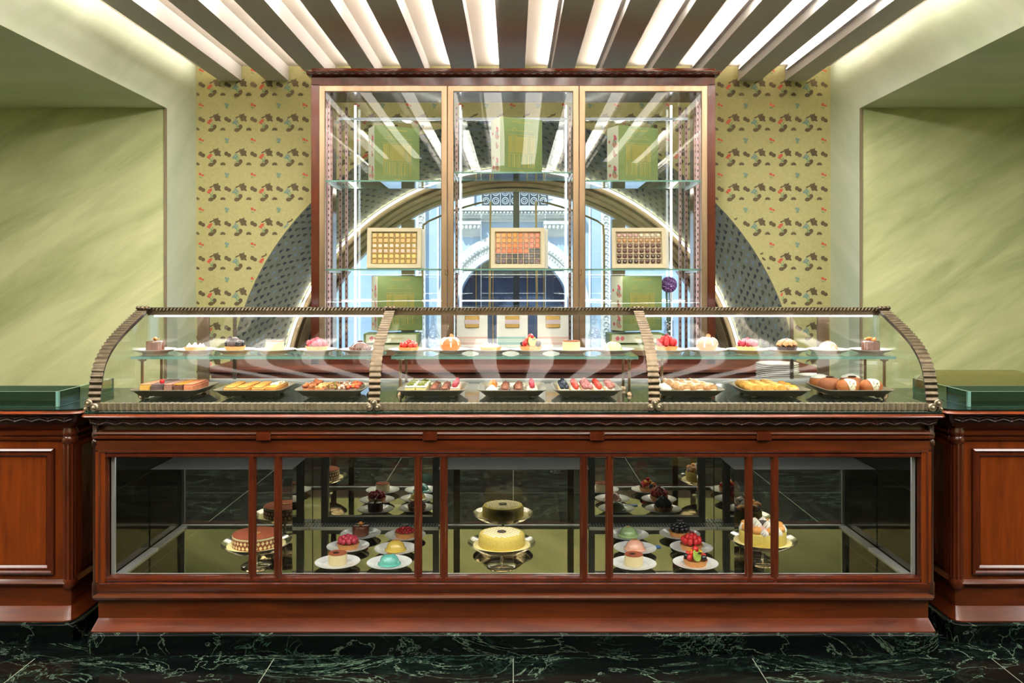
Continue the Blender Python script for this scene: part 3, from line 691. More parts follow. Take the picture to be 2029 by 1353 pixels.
MB().loft([ring(-a, a, y, YK+.02, z, .004) for a, y, z in ((1.225, 5.2, 2.64), (1.225, 5.2, 2.688), (1.23, 5.19, 2.69), (1.245, 5.17, 2.697), (1.25, 5.165, 2.718), (1.242, 5.175, 2.724), (1.225, 5.19, 2.728), (1.222, 5.195, 2.742))], 0, True, True).build('cornice', wood_red, cab, smooth=30)
frieze_relief(-1.24, 1.24, 5.165, 2.708, .022, .05).build('cornice_carving', wood_dark, cab)
dp = [(0, .01), (0, -.012), (.003, -.015), (.034, -.015), (.037, -.012), (.037, .01)]
for a, b in ((-1.176, -.3995), (-.3975, .3975), (.3995, 1.176)):
    d = MB().rframe(a, b, 1.0, 2.637, 5.205, dp).build('glass_door', bronze, cab, smooth=30)
    MB().box(a+.036, b-.036, 5.203, 5.209, 1.036, 2.60).build('pane', glassD, d, smooth=0)
for s in (-1, 1):
    MB().bbox(s*.405-.008, s*.405+.008, 5.18, 5.195, 1.49, 1.53, .003).build('door_lock', bronze, cab)
    MB().box(s*.3975-.004, s*.3975+.004, 5.215, YK-.03, 1.0, 2.62).build('partition_pane', glassS, cab, smooth=0)
    MB().box(*sorted((s*1.17, s*1.176)), 5.215, YK, 1.0, 2.64).build('side_mirror', mat('rose tinted side mirror', (196, 176, 170), .1, 1), cab, smooth=0)
MB().box(-1.17, 1.17, YK-.012, YK-.004, 1.0, 2.64).build('back_pane', glass, cab, smooth=0)
# upright light tubes, reflected light lines and perforated shelf standards
def vstrip(x, y, w, z0, z1, mt, nm): MB().box(x-w, x+w, y-.005, y+.005, z0, z1).build(nm, mt, cab, smooth=0)
for s in (-1, 1):
    vstrip(s*1.03, 5.6, .0065, 1.0, 2.60, ledC, 'light_line')
    vstrip(s*1.165, 5.30, .0025, 1.0, 2.60, ledC, 'light_line')
    vstrip(s*.345, 5.60, .0045, 1.0, 2.60, ledC, 'light_line')
    for x, y in ((s*1.14, 5.66), (s*1.16, 5.40), (s*.372, 5.64), (s*.425, 5.64), (s*1.10, 5.66)):
        m = MB(); m.box(x-.009, x+.009, y-.006, y+.006, 1.0, 2.6)
        for k in range(40): m.box(x-.003, x+.003, y-.0075, y-.006, 1.02+k*.04, 1.035+k*.04, 1)
        m.build('shelf_standard', [mat('rose steel', (178, 150, 146), .3, 1), black], cab, smooth=0)
for a, b in ((-1.12, -.42), (-.35, .35), (.42, 1.12)):
    MB().box(a, b, 5.60, 5.606, 1.322, 1.329).build('light_line', ledC, cab, smooth=0)  # glowing bar drawn in place of the case lights' reflection
    MB().box(a, b, 5.50, 5.62, 2.488, 2.496, 0).build('top_shelf_pane', [glassS], cab, smooth=0)
    MB().box(a, b, 5.49, 5.50, 2.484, 2.50).build('top_shelf_edge', mat('frosted glass edge', (190, 196, 204), .3), cab, smooth=0)
def cshelf(a, b, z, nm):
    t = thing('cabinet_shelf', nm, 'shelf', ((a+b)/2, 5.4, z), world=True, group='glass shelves of the tall cabinet')
    MB().box(a, b, 5.24, 5.62, z-.01, z, 0, 1).build('shelf_pane', [glassS, edgeG], t, smooth=0)
    for x in (a+.02, b-.02): MB().box(x-.004, x+.004, 5.27, 5.64, z-.022, z-.011).build('shelf_bracket', steel, t)
ZS = (2.07, 1.529, 1.145); ZC = (2.121, 1.529, None)
for s, w in ((-1, 'left'), (1, 'right')):
    a, b = sorted((s*1.155, s*.41))
    cshelf(a, b, 2.07, 'upper glass shelf in the %s bay of the tall cabinet' % w); cshelf(a, b, 1.529, 'glass shelf carrying the chocolate box in the %s bay of the tall cabinet' % w)
cshelf(-.385, .385, 2.121, 'upper glass shelf in the middle bay of the tall cabinet'); cshelf(-.385, .385, 1.529, 'glass shelf carrying the orange jelly box in the middle bay of the tall cabinet')
# ---------------- green velvet chair behind the right counter ----------------
gv = mat('moss green velvet', (98, 98, 46), .9, var=(108, 108, 54), vscale=200, bump=.2, bscale=500)
t = thing('velvet_armchair', 'moss green velvet armchair showing its rounded back behind the right side counter', 'chair', (2.5, 4.75, 0), world=True)
def rr_poly(x0, x1, z0, z1, r, n=8):
    o = [(x1, z0), ]
    for k in range(n+1): a = pi/2*k/n; o.append((x1-r+r*cos(a), z1-r*.8+r*.8*sin(a)))
    for k in range(n+1): a = pi/2+pi/2*k/n; o.append((x0+r+r*cos(a), z1-r*.8+r*.8*sin(a)))
    return o+[(x0, z0)]
rg = []
for y, i in ((4.60, .02), (4.61, .006), (4.65, 0), (4.70, .006), (4.715, .02)):
    rg.append([(x, y+.05*((x-2.5)/.32)**2*-1, z) for x, z in rr_poly(2.16+i, 2.815-i, .36, .974-i, .13)])
MB().loft(rg, 0, True, True).build('backrest', gv, t)
MB().bbox(2.18, 2.80, 4.72, 5.25, .36, .46, .03).build('seat', gv, t)
for x in (2.22, 2.76):
    MB().bbox(x-.05, x+.05, 4.72, 5.2, .40, .64, .03).build('armrest', gv, t)
    for y in (4.66, 5.2): MB().lathe([(.012, 0), (.02, .36)], 10, (x, y, 0)).build('leg', wood_dark, t)
# ---------------- plates, stands, pastries ----------------
pastry = mat('golden shortcrust', (202, 136, 72), .6, var=(216, 154, 90), vscale=60, sss=.05)
palecrust = mat('pale shortcrust', (226, 190, 130), .6)
rasp = mat('raspberry red', (176, 40, 62), .35, var=(200, 70, 90), vscale=80, sss=.1)
raspd = mat('bright raspberry red', (196, 22, 32), .3, var=(214, 50, 52), vscale=80, sss=.1)
straw = mat('strawberry red', (214, 36, 26), .2, coat=.6, var=(228, 70, 44), vscale=50)
blackb = mat('blackberry black', (26, 22, 30), .25, coat=.5)
blueb = mat('blueberry blue', (48, 54, 78), .5, var=(30, 34, 50), vscale=60)
choc = mat('milk chocolate glaze', (98, 52, 36), .22, coat=.5)
dchoc = mat('dark chocolate', (54, 28, 22), .35)
cocoa = mat('cocoa powder', (150, 74, 40), .9, var=(136, 62, 32), vscale=120)
creamM = mat('vanilla cream', (216, 198, 150), .5, sss=.1, var=(224, 208, 164), vscale=20)
whip = mat('whipped cream', (228, 220, 206), .5, sss=.1)
goldleaf = mat('gold medallion', (176, 120, 50), .35, .3)
orangeF = mat('orange fruit', (236, 140, 30), .3, coat=.4)
yellowF = mat('yellow mango', (250, 190, 40), .3)
kiwi = mat('kiwi green', (140, 168, 50), .3, var=(176, 196, 96), vscale=50)
bun = mat('brown brioche', (170, 96, 48), .55, var=(196, 124, 70), vscale=14)
sugar = mat('powdered sugar', (240, 234, 226), .9)
sponge = mat('yellow sponge crumb', (214, 186, 84), .85, var=(226, 202, 106), vscale=120, bump=.6, bscale=500)
tan = mat('light brown cream', (190, 140, 92), .45)
puff = mat('golden puff pastry', (214, 150, 60), .55, var=(238, 186, 96), vscale=25, bump=.4, bscale=160)
def root(n): return thing(n)
def mk_plate():
    m = MB(); m.lathe([(.045, 0), (.052, 0), (.054, .004), (.075, .010), (.0925, .019), (.093, .0205), (.090, .0205), (.066, .011), (.0, .010)], 40)
    o = m.build('plate', whiteP); MB().tube([(.062*cos(2*pi*j/40), .062*sin(2*pi*j/40), .0108) for j in range(40)], .0006, 4, closed=True).build('grey_ring', mat('fine grey line', (120, 116, 112), .5), o); return o
def shell(m, R=.05, h=.022, mi=0):
    m.lathe([(R*.84, 0), (R*.98, h*.95, .012), (R, h, .02), (R*.95, h, .02), (R*.93, h*.8), (.0001, h*.8)], 72, (0, 0, 0), mi)
def berry(r=.0095, k=1.15): return MB().ell((0, 0, 0), (r, r, r*k), 12, 8, 0, .09)
MESHES = {}
def bit(name, key, mk, mt, parent, loc, rot=(0, 0, 0), sc=1):
    if key not in MESHES:
        o = mk().build(name, mt, parent); MESHES[key] = o.data
    else:
        o = bpy.data.objects.new(name, MESHES[key]); C.objects.link(o); o.parent = parent
    o.location = loc; o.rotation_euler = rot; o.scale = (sc,)*3 if isinstance(sc, (int, float)) else sc
    return o
def medal(par, z, mt=goldleaf, key='medal', x=0, y=0, r=.009):
    bit('medallion', key+str(r), lambda: MB().lathe([(r, 0), (r*1.02, .0008), (r, .0018), (.0001, .002)], 20), mt, par, (x, y, z), (.05, 0, 0), (1.25, .9, 1))
def mk_pudding():
    r = root('baked_cheesecake')
    MB().lathe([(.036, 0), (.0385, .003), (.0385, .040), (.037, .043), (.0001, .043)], 36).build('cream_body', creamM, r)
    MB().lathe([(.0372, .0425), (.0382, .0435), (.037, .046), (.0001, .0465)], 36).build('cocoa_top', cocoa, r)
    medal(r, .0468, dchoc, 'dm', -.006, -.004, .0105); return r
def cluster(par, name, key, mk, mt, pos, sc=1, jit=.25):
    for p in pos: bit(name, key, mk, mt, par, p, (random.uniform(-jit, jit), random.uniform(-jit, jit), random.random()*6), sc*random.uniform(.92, 1.08))
def ringpos(r, n, z, off=0): return [(r*cos(2*pi*(i+off)/n), r*sin(2*pi*(i+off)/n), z) for i in range(n)]
def mk_rasp(mt, key, shellm=None, hi=0):
    def f():
        r = root('raspberry_tart'); m = MB(); shell(m); m.build('tart_shell', shellm or pastry, r)
        cluster(r, 'raspberry', key, lambda: berry(.0115, 1.35 if hi else 1.2), mt, ringpos(.0345, 9, .034+hi*.004)+ringpos(.0165, 5, .040+hi*.010, .3)+[(0, 0, .046+hi*.014)]); 
        if hi: medal(r, .072+.0, dchoc, 'dm2', 0, 0, .010)
        return r
    return f
def mk_choccake(kind=0):
    def f():
        r = root('chocolate_cake')
        MB().lathe([(.037, 0), (.039, .002), (.040, .006), (.0385, .010), (.0385, .038), (.037, .043), (.034, .045), (.0001, .045)], 36).build('glazed_body', choc, r)
        if kind == 0:
            MB().ell((0, 0, .053), (.0095, .0095, .0085), 14, 10).build('physalis', orangeF, r)
            for a in (0.2, 1.9, 3.4, 4.8): bit('husk', 'husk', lambda: MB().ell((0, 0, 0), (.010, .005, .0014), 10, 5), mat('dry husk', (196, 140, 70), .6), r, (.011*cos(a), .011*sin(a), .052), (0, -.5, a))
        else:
            for i in range(3): bit('orange_segment', 'seg', lambda: MB().tube([(.014*cos(a*.35), .014*sin(a*.35)-.007, 0) for a in range(0, 9)], [.001, .004, .006, .007, .0072, .007, .006, .004, .001], 8), orangeF, r, (-.012+i*.012, 0, .050+.003*(i % 2)), (.4, .3*i, i*1.9))
        return r
    return f
def mk_dome(col, name):
    mt = mat(name, col, .12, coat=.9, sss=.05)
    def f():
        r = root('glazed_dome_cake')
        MB().lathe([(.046, 0), (.0485, .002), (.048, .005), (.0405, .009), (.039, .018), (.034, .028), (.025, .037), (.013, .042), (.0001, .0435)], 40).build('glazed_dome', mt, r)
        medal(r, .043); return r
    return f
def mk_currant():
    r = root('red_currant_tart'); m = MB(); shell(m, .049); m.build('tart_shell', pastry, r)
    rb = mat('pomegranate red', (176, 20, 28), .15, coat=.6)
    cluster(r, 'currant', 'cur', lambda: MB().ell((0, 0, 0), (.0068, .0068, .0068), 10, 8), rb, ringpos(.037, 14, .028)+ringpos(.025, 10, .034, .5)+ringpos(.013, 5, .040)+[(0, 0, .043)])
    medal(r, .052, dchoc, 'dm3', 0, 0, .012); return r
def mk_fruit():
    r = root('mixed_fruit_tart'); m = MB(); shell(m); m.build('tart_shell', pastry, r)
    cluster(r, 'raspberry', 'rb2', lambda: berry(.0115, 1.1), raspd, [(-.033, -.012, .034), (.034, -.006, .034), (.0, .0, .062), (-.02, .028, .036)])
    cluster(r, 'blackberry', 'bb2', lambda: berry(.011, 1.1), blackb, [(.024, -.026, .032), (-.034, .016, .032), (.02, .03, .034)])
    for p, a in (((-.006, -.026, .040), -.9), ((.002, -.008, .048), -.6)):
        k = bit('kiwi_slice', 'kiwi', lambda: MB().lathe([(.0001, -.003), (.018, -.003), (.0195, 0), (.018, .003), (.0001, .003)], 20), kiwi, r, p, (pi/2+a*.4, .2, .2), 1)
    cluster(r, 'mango_cube', 'mango', lambda: MB().bbox(-.008, .008, -.008, .008, -.008, .008, .002), yellowF, [(.014, .006, .052), (-.012, .012, .050), (.028, .012, .042)], 1, .6)
    cluster(r, 'strawberry_half', 'sth', lambda: MB().ell((0, 0, 0), (.011, .008, .014), 12, 8), straw, [(-.022, -.004, .048), (.0, .028, .044)])
    medal(r, .052, dchoc, 'dm4', .006, -.02, .010); return r
def mk_straw():
    r = root('strawberry_tart'); m = MB(); shell(m, .047, .018); m.build('tart_shell', pastry, r)
    cluster(r, 'strawberry', 'st', lambda: MB().lathe([(.0001, -.010), (.009, -.008), (.012, -.001), (.010, .008), (.004, .015), (.0001, .017)], 12), straw, ringpos(.030, 8, .026)+ringpos(.012, 3, .034)+[(0, 0, .040)], 1, 1.2); return r
def mk_black():
    r = root('blackberry_tart'); m = MB(); shell(m); m.build('tart_shell', pastry, r)
    cluster(r, 'blackberry', 'bb', lambda: berry(.0115, 1.15), blackb, ringpos(.033, 9, .032)+ringpos(.024, 7, .044, .5)+ringpos(.012, 4, .055)+[(0, 0, .062)])
    medal(r, .070, dchoc, 'dm5', .0, -.006, .010); return r
def mk_mering():
    r = root('meringue_tart'); m = MB(); shell(m, .049, .017); m.build('tart_shell', pastry, r)
    cluster(r, 'meringue_peak', 'mp', lambda: MB().lathe([(.008, 0), (.0115, .004), (.0105, .009), (.006, .013), (.002, .019), (.0001, .022)], 14), whip, ringpos(.029, 7, .014)+[(0, 0, .016)], 1, .1); return r
def mk_darkcream():
    r = root('chestnut_cream_tart'); m = MB(); shell(m, .045, .022); m.build('tart_shell', pastry, r)
    dk = mat('plum cream', (84, 70, 70), .4, var=(112, 96, 94), vscale=60)
    m = MB()
    for i in range(11):
        a = i*.57; m.ell((.026*cos(a), .026*sin(a), .032), (.013, .009, .016), 10, 8)
    m.ell((0, 0, .040), (.020, .020, .022), 14, 8); m.build('piped_cream', dk, r)
    cluster(r, 'blackberry', 'bb3', lambda: berry(.0105, 1.2), blackb, [(.030, -.02, .034), (.036, .004, .034), (-.03, -.018, .034)])
    bit('chocolate_disc', 'cdisc', lambda: MB().lathe([(.0001, -.001), (.015, -.001), (.015, .001), (.0001, .001)], 20), dchoc, r, (-.020, -.012, .052), (1.1, -.3, 0)); return r
def mk_chocdome():
    r = root('chocolate_dome_cake')
    MB().lathe([(.042, 0), (.044, .004), (.043, .014), (.036, .026), (.024, .036), (.012, .041), (.0001, .042)], 36).build('glazed_dome', choc, r)
    m = MB()
    for p in ringpos(.044, 22, .012): m.ell(p, (.0062, .0062, .0085), 8, 6)
    m.build('bead_ring', choc, r); MB().lathe([(.011, .040), (.012, .043), (.010, .046), (.0001, .045)], 16).build('top_button', choc, r); return r
def mk_cpuff(extra=0):
    def f():
        r = root('filled_brioche'); MB().lathe([(.022, 0), (.038, .006), (.046, .022), (.044, .038), (.032, .052), (.014, .058), (.0001, .058)], 32).build('bun', mat('orange brioche', (186, 104, 42), .4, coat=.3, var=(206, 128, 62), vscale=14), r)
        m = MB(); 
        m.ell((0, 0, .056), (.019, .019, .006), 20, 8)
        for a, l in ((-1.7, .03), (-.9, .018), (.3, .02), (1.4, .024), (2.6, .02), (-2.6, .014)):
            pts = [(.02*cos(a), .02*sin(a), .056), (.034*cos(a), .034*sin(a), .050), (.0435*cos(a), .0435*sin(a), .040), (.0465*cos(a), .0465*sin(a), .040-l*.7)]
            m.tube(cat_rom(pts, 4), [.006]*4+[.0052]*4+[.004]*4+[.003], 8)
        m.build('cream_drizzle', whip, r)
        bit('candied_slice', 'cs', lambda: MB().lathe([(.0001, -.0015), (.010, -.0015), (.0105, 0), (.010, .0015), (.0001, .0015)], 16), mat('candied peel', (210, 140, 84), .35), r, (.006, -.004, .066), (1.1, .2, .3)); return r
    return f
def mk_swirl():
    r = root('chocolate_cream_tart'); m = MB(); shell(m, .047, .020); m.build('tart_shell', dchoc, r)
    m = MB()
    for i in range(10):
        a = 2*pi*i/10; m.tube([(.036*cos(a), .036*sin(a), .024), (.030*cos(a+.25), .030*sin(a+.25), .036), (.014*cos(a+.6), .014*sin(a+.6), .046), (.002*cos(a+1), .002*sin(a+1), .050)], [.011, .011, .008, .003], 8)
    m.build('piped_cream', tan, r)
    m = MB()
    for i in range(5): a = .3+2*pi*i/10*2; m.tube([(.037*cos(a), .037*sin(a), .027), (.028*cos(a+.2), .028*sin(a+.2), .041)], [.006, .004], 6)
    m.build('caramel_piping', mat('yellow custard', (222, 180, 84), .4), r)
    MB().ell((0, 0, .053), (.010, .010, .004), 12, 6).build('chocolate_bit', choc, r); return r
deck = .964; SH = 1.134; Ysh = 3.765; ssh = F/Ysh
top_items = [
 (307.6, 'choc0', mk_choccake(0), 'chocolate glazed round cake with an orange physalis on top', 'cake'),
 (387.7, 'mering', mk_mering, 'golden tartlet with white meringue peaks beside the chocolate physalis cake', 'tart'),
 (466, 'darkcream', mk_darkcream, 'tart with dark plum coloured cream, blackberries and a chocolate disc', 'tart'),
 (545, 'pudding', mk_pudding, 'pale cheesecake with a cocoa top on the left upper shelf', 'cake'),
 (628, 'rasp', mk_rasp(rasp, 'rb'), 'raspberry tart on the left upper shelf, beside the chocolate dome', 'tart'),
 (714, 'chocdome', mk_chocdome, 'chocolate dome cake ringed with chocolate beads', 'cake'),
 (810, 'straw', mk_straw, 'strawberry tart at the left end of the middle shelf', 'tart'),
 (892, 'cpuff', mk_cpuff(), 'filled brioche with white cream drizzle in front of the left white gift box', 'brioche'),
 (972, 'mering', mk_mering, 'golden tartlet with white meringue peaks on the middle upper shelf', 'tart'),
 (1052, 'fruit', mk_fruit, 'mixed fruit tart with kiwi and berries on the middle upper shelf', 'tart'),
 (1132, 'pudding', mk_pudding, 'pale cheesecake with a cocoa top on the middle upper shelf', 'cake'),
 (1215, 'green', mk_dome((176, 206, 142), 'pistachio green glaze'), 'pale green glazed dome cake on the middle upper shelf', 'cake'),
 (1321, 'rasphi', mk_rasp(raspd, 'rbh', None, 1), 'tall raspberry tart at the left end of the right upper shelf', 'tart'),
 (1401, 'cpuff', mk_cpuff(), 'filled brioche with white cream drizzle on the right upper shelf', 'brioche'),
 (1481, 'rasppale', mk_rasp(rasp, 'rb', palecrust), 'raspberry tart with a pale crust on the right upper shelf', 'tart'),
 (1559, 'swirl', mk_swirl, 'dark crust tart with swirled coffee cream on the right upper shelf', 'tart'),
 (1641, 'pink', mk_dome((236, 176, 152), 'peach pink glaze'), 'smooth pink glazed dome cake on the right upper shelf', 'cake'),
 (1725, 'choc1', mk_choccake(1), 'chocolate glazed round cake topped with orange segments', 'cake')]
for px, k, mk, lab, ct in top_items:
    x = PX(px, Ysh)
    place('plate', mk_plate, (x, Ysh, SH+.001), 0, 'white plate on the %s upper shelf, under the %s' % ('middle' if 760 < px < 1270 else ('left' if px < 760 else 'right'), ' '.join(re.split(' (?:on|at|in|beside|with an|with a|with|and) ', lab)[0].split(',')[0].split()[:7])), 'plate', 'white dessert plates on the upper glass shelves')
    place(k, mk, (x, Ysh, SH+.0118), random.uniform(-.4, .4), lab, ct)
Z0 = .270
low = [
 (-.728, 3.556, 'pudding', mk_pudding, 'cocoa topped cheesecake at the front left of the lower case', 'cake'),
 (-.726, 3.77, 'rasp', None, 'raspberry tart in the lower case behind the cheesecake', 'tart'),
 (-.704, 3.96, 'choc0', None, 'chocolate cake with a physalis in the lower case', 'cake'),
 (-.5125, 3.55, 'teal', mk_dome((96, 176, 164), 'turquoise glaze'), 'turquoise glazed dome cake in the lower case', 'cake'),
 (-.512, 3.736, 'yellow', mk_dome((216, 184, 84), 'lemon yellow glaze'), 'yellow glazed dome cake in the lower case', 'cake'),
 (-.495, 3.935, 'currant', mk_currant, 'tart heaped with red currants in the lower case', 'tart'),
 (.497, 3.54, 'pudding', None, 'cocoa topped cheesecake right of the middle in the lower case', 'cake'),
 (.531, 3.744, 'pink', None, 'pink glazed dome cake in the lower case', 'cake'),
 (.529, 3.944, 'green', None, 'green glazed dome cake in the lower case', 'cake'),
 (.753, 3.545, 'fruit', None, 'mixed fruit tart with kiwi in the lower case', 'tart'),
 (.779, 3.753, 'rasphi', None, 'bright red raspberry tart in the lower case', 'tart'),
 (.767, 3.953, 'black', mk_black, 'tart heaped with blackberries in the lower case', 'tart')]
for x, y, k, mk, lab, ct in low:
    place('plate', mk_plate, (x, y, Z0+.001), 0, 'white plate under the '+lab, 'plate', 'white dessert plates in the lower case')
    place(k, mk, (x, y, Z0+.0118), random.uniform(-.4, .4), lab, ct)
tag(MB().box(.585, .655, 3.80, 3.83, Z0+.001, Z0+.003).build('blue_card', mat('blue card', (70, 120, 190), .5), loc=(.62, 3.815, Z0+.001)), 'small blue card lying on the mirrored floor behind the green dome cake', 'card')
# cake stands
def mk_stand():
    r = root('cake_stand')
    MB().lathe([(.0001, .082), (.10, .082), (.112, .086), (.134, .096), (.1405, .1005), (.1405, .098), (.134, .092), (.116, .079), (.108, .074), (.02, .072), (.0001, .072)], 56).build('dish', silver, r)
    MB().lathe([(.012, .004), (.006, .014), (.005, .06), (.010, .073)], 16).build('stem', silver, r)
    MB().lathe([(.060, 0), (.062, .003), (.056, .007), (.02, .009), (.0001, .010)], 40).build('foot', silver, r); return r
for x, y, w in ((-1.067, 3.563, 'tiramisu style cake with brown diamonds'), (-.048, 3.563, 'yellow sponge cake'), (1.049, 3.61, 'cake crowned with cream puffs')):
    place('stand', mk_stand, (x, y, Z0+.001), 0, 'silver footed cake stand holding the '+w, 'cake stand', 'silver cake stands in the lower case')
zc = Z0+.0835
paper = mat('pale yellow doily', (240, 226, 160), .8)
def doily(par): MB().lathe([(.0001, 0), (.112, 0), (.119, .006), (.119, .0065), (.0001, .002)], 48).build('doily', paper, par)
r = root('diamond_cake'); doily(r)
m = MB(); m.lathe([(.094, .002), (.0965, .004), (.0965, .044), (.094, .044)], 56, m=0)
m.build('brown_body', mat('red brown biscuit', (140, 74, 44), .6), r)
m = MB(); n = 34
for row in (0, 1):
    for i in range(n):
        a = 2*pi*(i+.5*row)/n; z = .015+row*.018
        m.add([(.0972*cos(a+da), .0972*sin(a+da), z+dz) for da, dz in ((0, -.0085), (.072, 0), (0, .0085), (-.072, 0))], [(0, 1, 2, 3)])
m.build('cream_diamonds', mat('ivory diamonds', (244, 222, 160), .6), r, smooth=0)
MB().lathe([(.0965, .044), (.0968, .050), (.094, .052), (.0001, .052)], 56).build('cream_layer', creamM, r)
MB().lathe([(.0955, .0515), (.0955, .0535), (.092, .0545), (.0001, .0545)], 56).build('cocoa_top', cocoa, r); medal(r, .055, goldleaf, 'mb', 0, -.01, .017)
r.location = (-1.067, 3.563, zc); tag(r, 'large round cake with cream diamonds round a brown side and a cocoa top', 'cake')
r = root('yellow_sponge_cake'); doily(r)
MB().lathe([(.094, .002), (.0965, .006), (.0965, .044), (.090, .054), (.082, .056), (.0001, .057)], 56).build('sponge', sponge, r)
m = MB()
for i in range(-5, 6):
    for j in range(-5, 6):
        x, y = i*.0165, j*.0165; a = radians(38); X, Y = x*cos(a)-y*sin(a), x*sin(a)+y*cos(a)
        if X*X+Y*Y < .082**2: m.ell((X, Y, .0565), (.0073, .0073, .0022), 4, 4, mtx=None)
        
m.build('sugar_grid', mat('white sugar squares', (250, 242, 216), .9), r); MB().lathe([(.0001, .0585), (.0185, .0585), (.0185, .061), (.0001, .061)], 28).build('chocolate_disc', dchoc, r)
r.location = (-.048, 3.563, zc); tag(r, 'large yellow sponge cake with a sugar grid and a chocolate disc', 'cake')
r = root('cream_puff_cake'); doily(r)
MB().lathe([(.094, .002), (.0965, .006), (.0965, .048), (.092, .054), (.0001, .054)], 56).build('sponge', sponge, r)
for i in range(8):
    a = 2*pi*i/8+.2
    bit('choux_bun', 'choux', lambda: MB().ell((0, 0, 0), (.019, .019, .016), 14, 10), bun if 0 else mat('golden choux', (222, 150, 70), .5, var=(236, 170, 92), vscale=30), r, (.075*cos(a), .075*sin(a), .068))
    a += pi/8
    def star():
        m = MB(); rg = []
        for z, rr, tw in ((0, .014, 0), (.008, .017, .4), (.016, .014, .8), (.024, .007, 1.3), (.030, .001, 1.8)): rg.append([(rr*(1+.16*cos(8*2*pi*j/32))*cos(2*pi*j/32+tw), rr*(1+.16*cos(8*2*pi*j/32))*sin(2*pi*j/32+tw), z) for j in range(32)])
        return m.loft(rg, 0, True, True)
    bit('cream_rosette', 'star', star, whip, r, (.078*cos(a), .078*sin(a), .050), (0, .25, a))
m = MB(); m.lathe([(.058, .054), (.060, .062), (.045, .074), (.02, .079), (.0001, .079)], 40, flute=0); m.build('pink_cream', mat('mauve cream', (204, 164, 150), .5), r)
for i in range(5):
    a = 2*pi*i/5; bit('cream_rosette', 'star', None, whip, r, (.034*cos(a), .034*sin(a), .070), (0, 0, a))
medal(r, .088, dchoc, 'bigd', 0, -.008, .021)
r.location = (1.049, 3.61, zc); tag(r, 'large yellow cake crowned with cream puffs and whipped cream rosettes', 'cake')
# ---------------- metal trays and what lies on them ----------------
def rrect(w, d, r, z, n=5):
    o = []
    for cx, cy, a0 in ((w/2-r, -d/2+r, -pi/2), (w/2-r, d/2-r, 0), (-w/2+r, d/2-r, pi/2), (-w/2+r, -d/2+r, pi)):
        for k in range(n+1): a = a0+pi/2*k/n; o.append((cx+r*cos(a), cy+r*sin(a), z))
    return o
def mk_tray():
    r = root('serving_tray'); w, d = .285, .30
    MB().loft([rrect(w-.07, d-.07, .02, .010), rrect(w-.06, d-.06, .022, .012), rrect(w-.02, d-.02, .03, .030), rrect(w, d, .034, .036), rrect(w, d, .034, .0385), rrect(w-.006, d-.006, .032, .039), rrect(w-.03, d-.03, .026, .031), rrect(w-.06, d-.06, .02, .0175)], 0, True, True).build('tray_body', trayM, r, smooth=50)
    for sx in (-1, 1):
        for sy in (-1, 1): bit('foot', 'tfoot', lambda: MB().lathe([(.004, 0), (.010, .002), (.012, .005), (.009, .009), (.007, .012)], 14), trayM, r, (sx*.085, sy*.095, 0))
    return r
TX = (-1.445, -1.10, -.765, -.34, -.005, .31, .735, 1.09, 1.435); TY = 3.675
tl = ('layer cake slices', 'apple tart slices', 'chocolate and nut slices', 'pistachio squares', 'cream and chocolate bites', 'blueberries and strawberries', 'sugared cream rolls', 'golden puff pastries', 'brown filled buns')
for x, l in zip(TX, tl): place('tray', mk_tray, (x, TY, deck+.001), 0, 'footed metal tray holding the '+l, 'tray', 'metal trays in the curved case')
ZT = deck+.001+.0185
def slab(name, body, bm_, tops, w=.04, d=.18, h=.03):
    def f():
        r = root(name); MB().bbox(-w/2, w/2, -d/2, d/2, 0, h, .003).build(bm_[0], bm_[1], r)
        tops(r, w, d, h); return r
    return f
def t_glaze(nm, mt):
    def f(r, w, d, h): MB().bbox(-w/2+.001, w/2-.001, -d/2+.001, d/2-.001, h, h+.005, .002).build(nm, mt, r)
    return f
t1 = [(-.092, 'glazed_slice', ('sponge', mat('yellow layer', (226, 176, 84), .6)), t_glaze('pink_glaze', mat('salmon glaze', (232, 158, 120), .3)), .042, 'yellow slice with salmon glaze at the left of the first tray'),
      (-.044, 'chocolate_slice', ('sponge', mat('grey cocoa crumb', (120, 96, 92), .8, var=(98, 78, 76), vscale=60)), t_glaze('cocoa_layer', mat('cocoa dust', (132, 106, 104), .9)), .050, 'grey brown chocolate slice on the first tray, next to the salmon glazed slice'),
      (.004, 'nougat_slice', ('sponge', mat('dusty pink layer', (168, 122, 108), .5)), t_glaze('mirror_glaze', mat('rose glaze', (190, 140, 124), .25)), .034, 'dusty pink slice in the middle of the first tray'),
      (.044, 'chocolate_orange_slice', ('sponge', mat('brown layer', (112, 74, 54), .5)), t_glaze('orange_jelly', orangeF), .038, 'brown slice with orange jelly on the first tray'),
      (.088, 'crumb_slice', ('sponge', mat('apricot crumb', (204, 118, 84), .8, var=(220, 142, 106), vscale=80, bump=.4)), t_glaze('crumb_top', mat('apricot crumb top', (214, 132, 98), .9)), .040, 'apricot coloured crumb slice at the right of the first tray')]
for dx, nm, bm_, tp, w, lab in t1:
    r = slab(nm, None, bm_, tp, w, .19, .034)(); r.location = (TX[0]+dx, TY, ZT); r.rotation_euler = (0, 0, random.uniform(-.03, .03)); tag(r, lab, 'cake slice')
    if nm == 'chocolate_slice': bit('cherry', 'cherry', lambda: MB().ell((0, 0, 0), (.010, .010, .011), 14, 10), raspd, r, (.014, -.07, .047))
apple = mat('baked apple slice', (226, 160, 70), .35, coat=.4, var=(240, 186, 96), vscale=30)
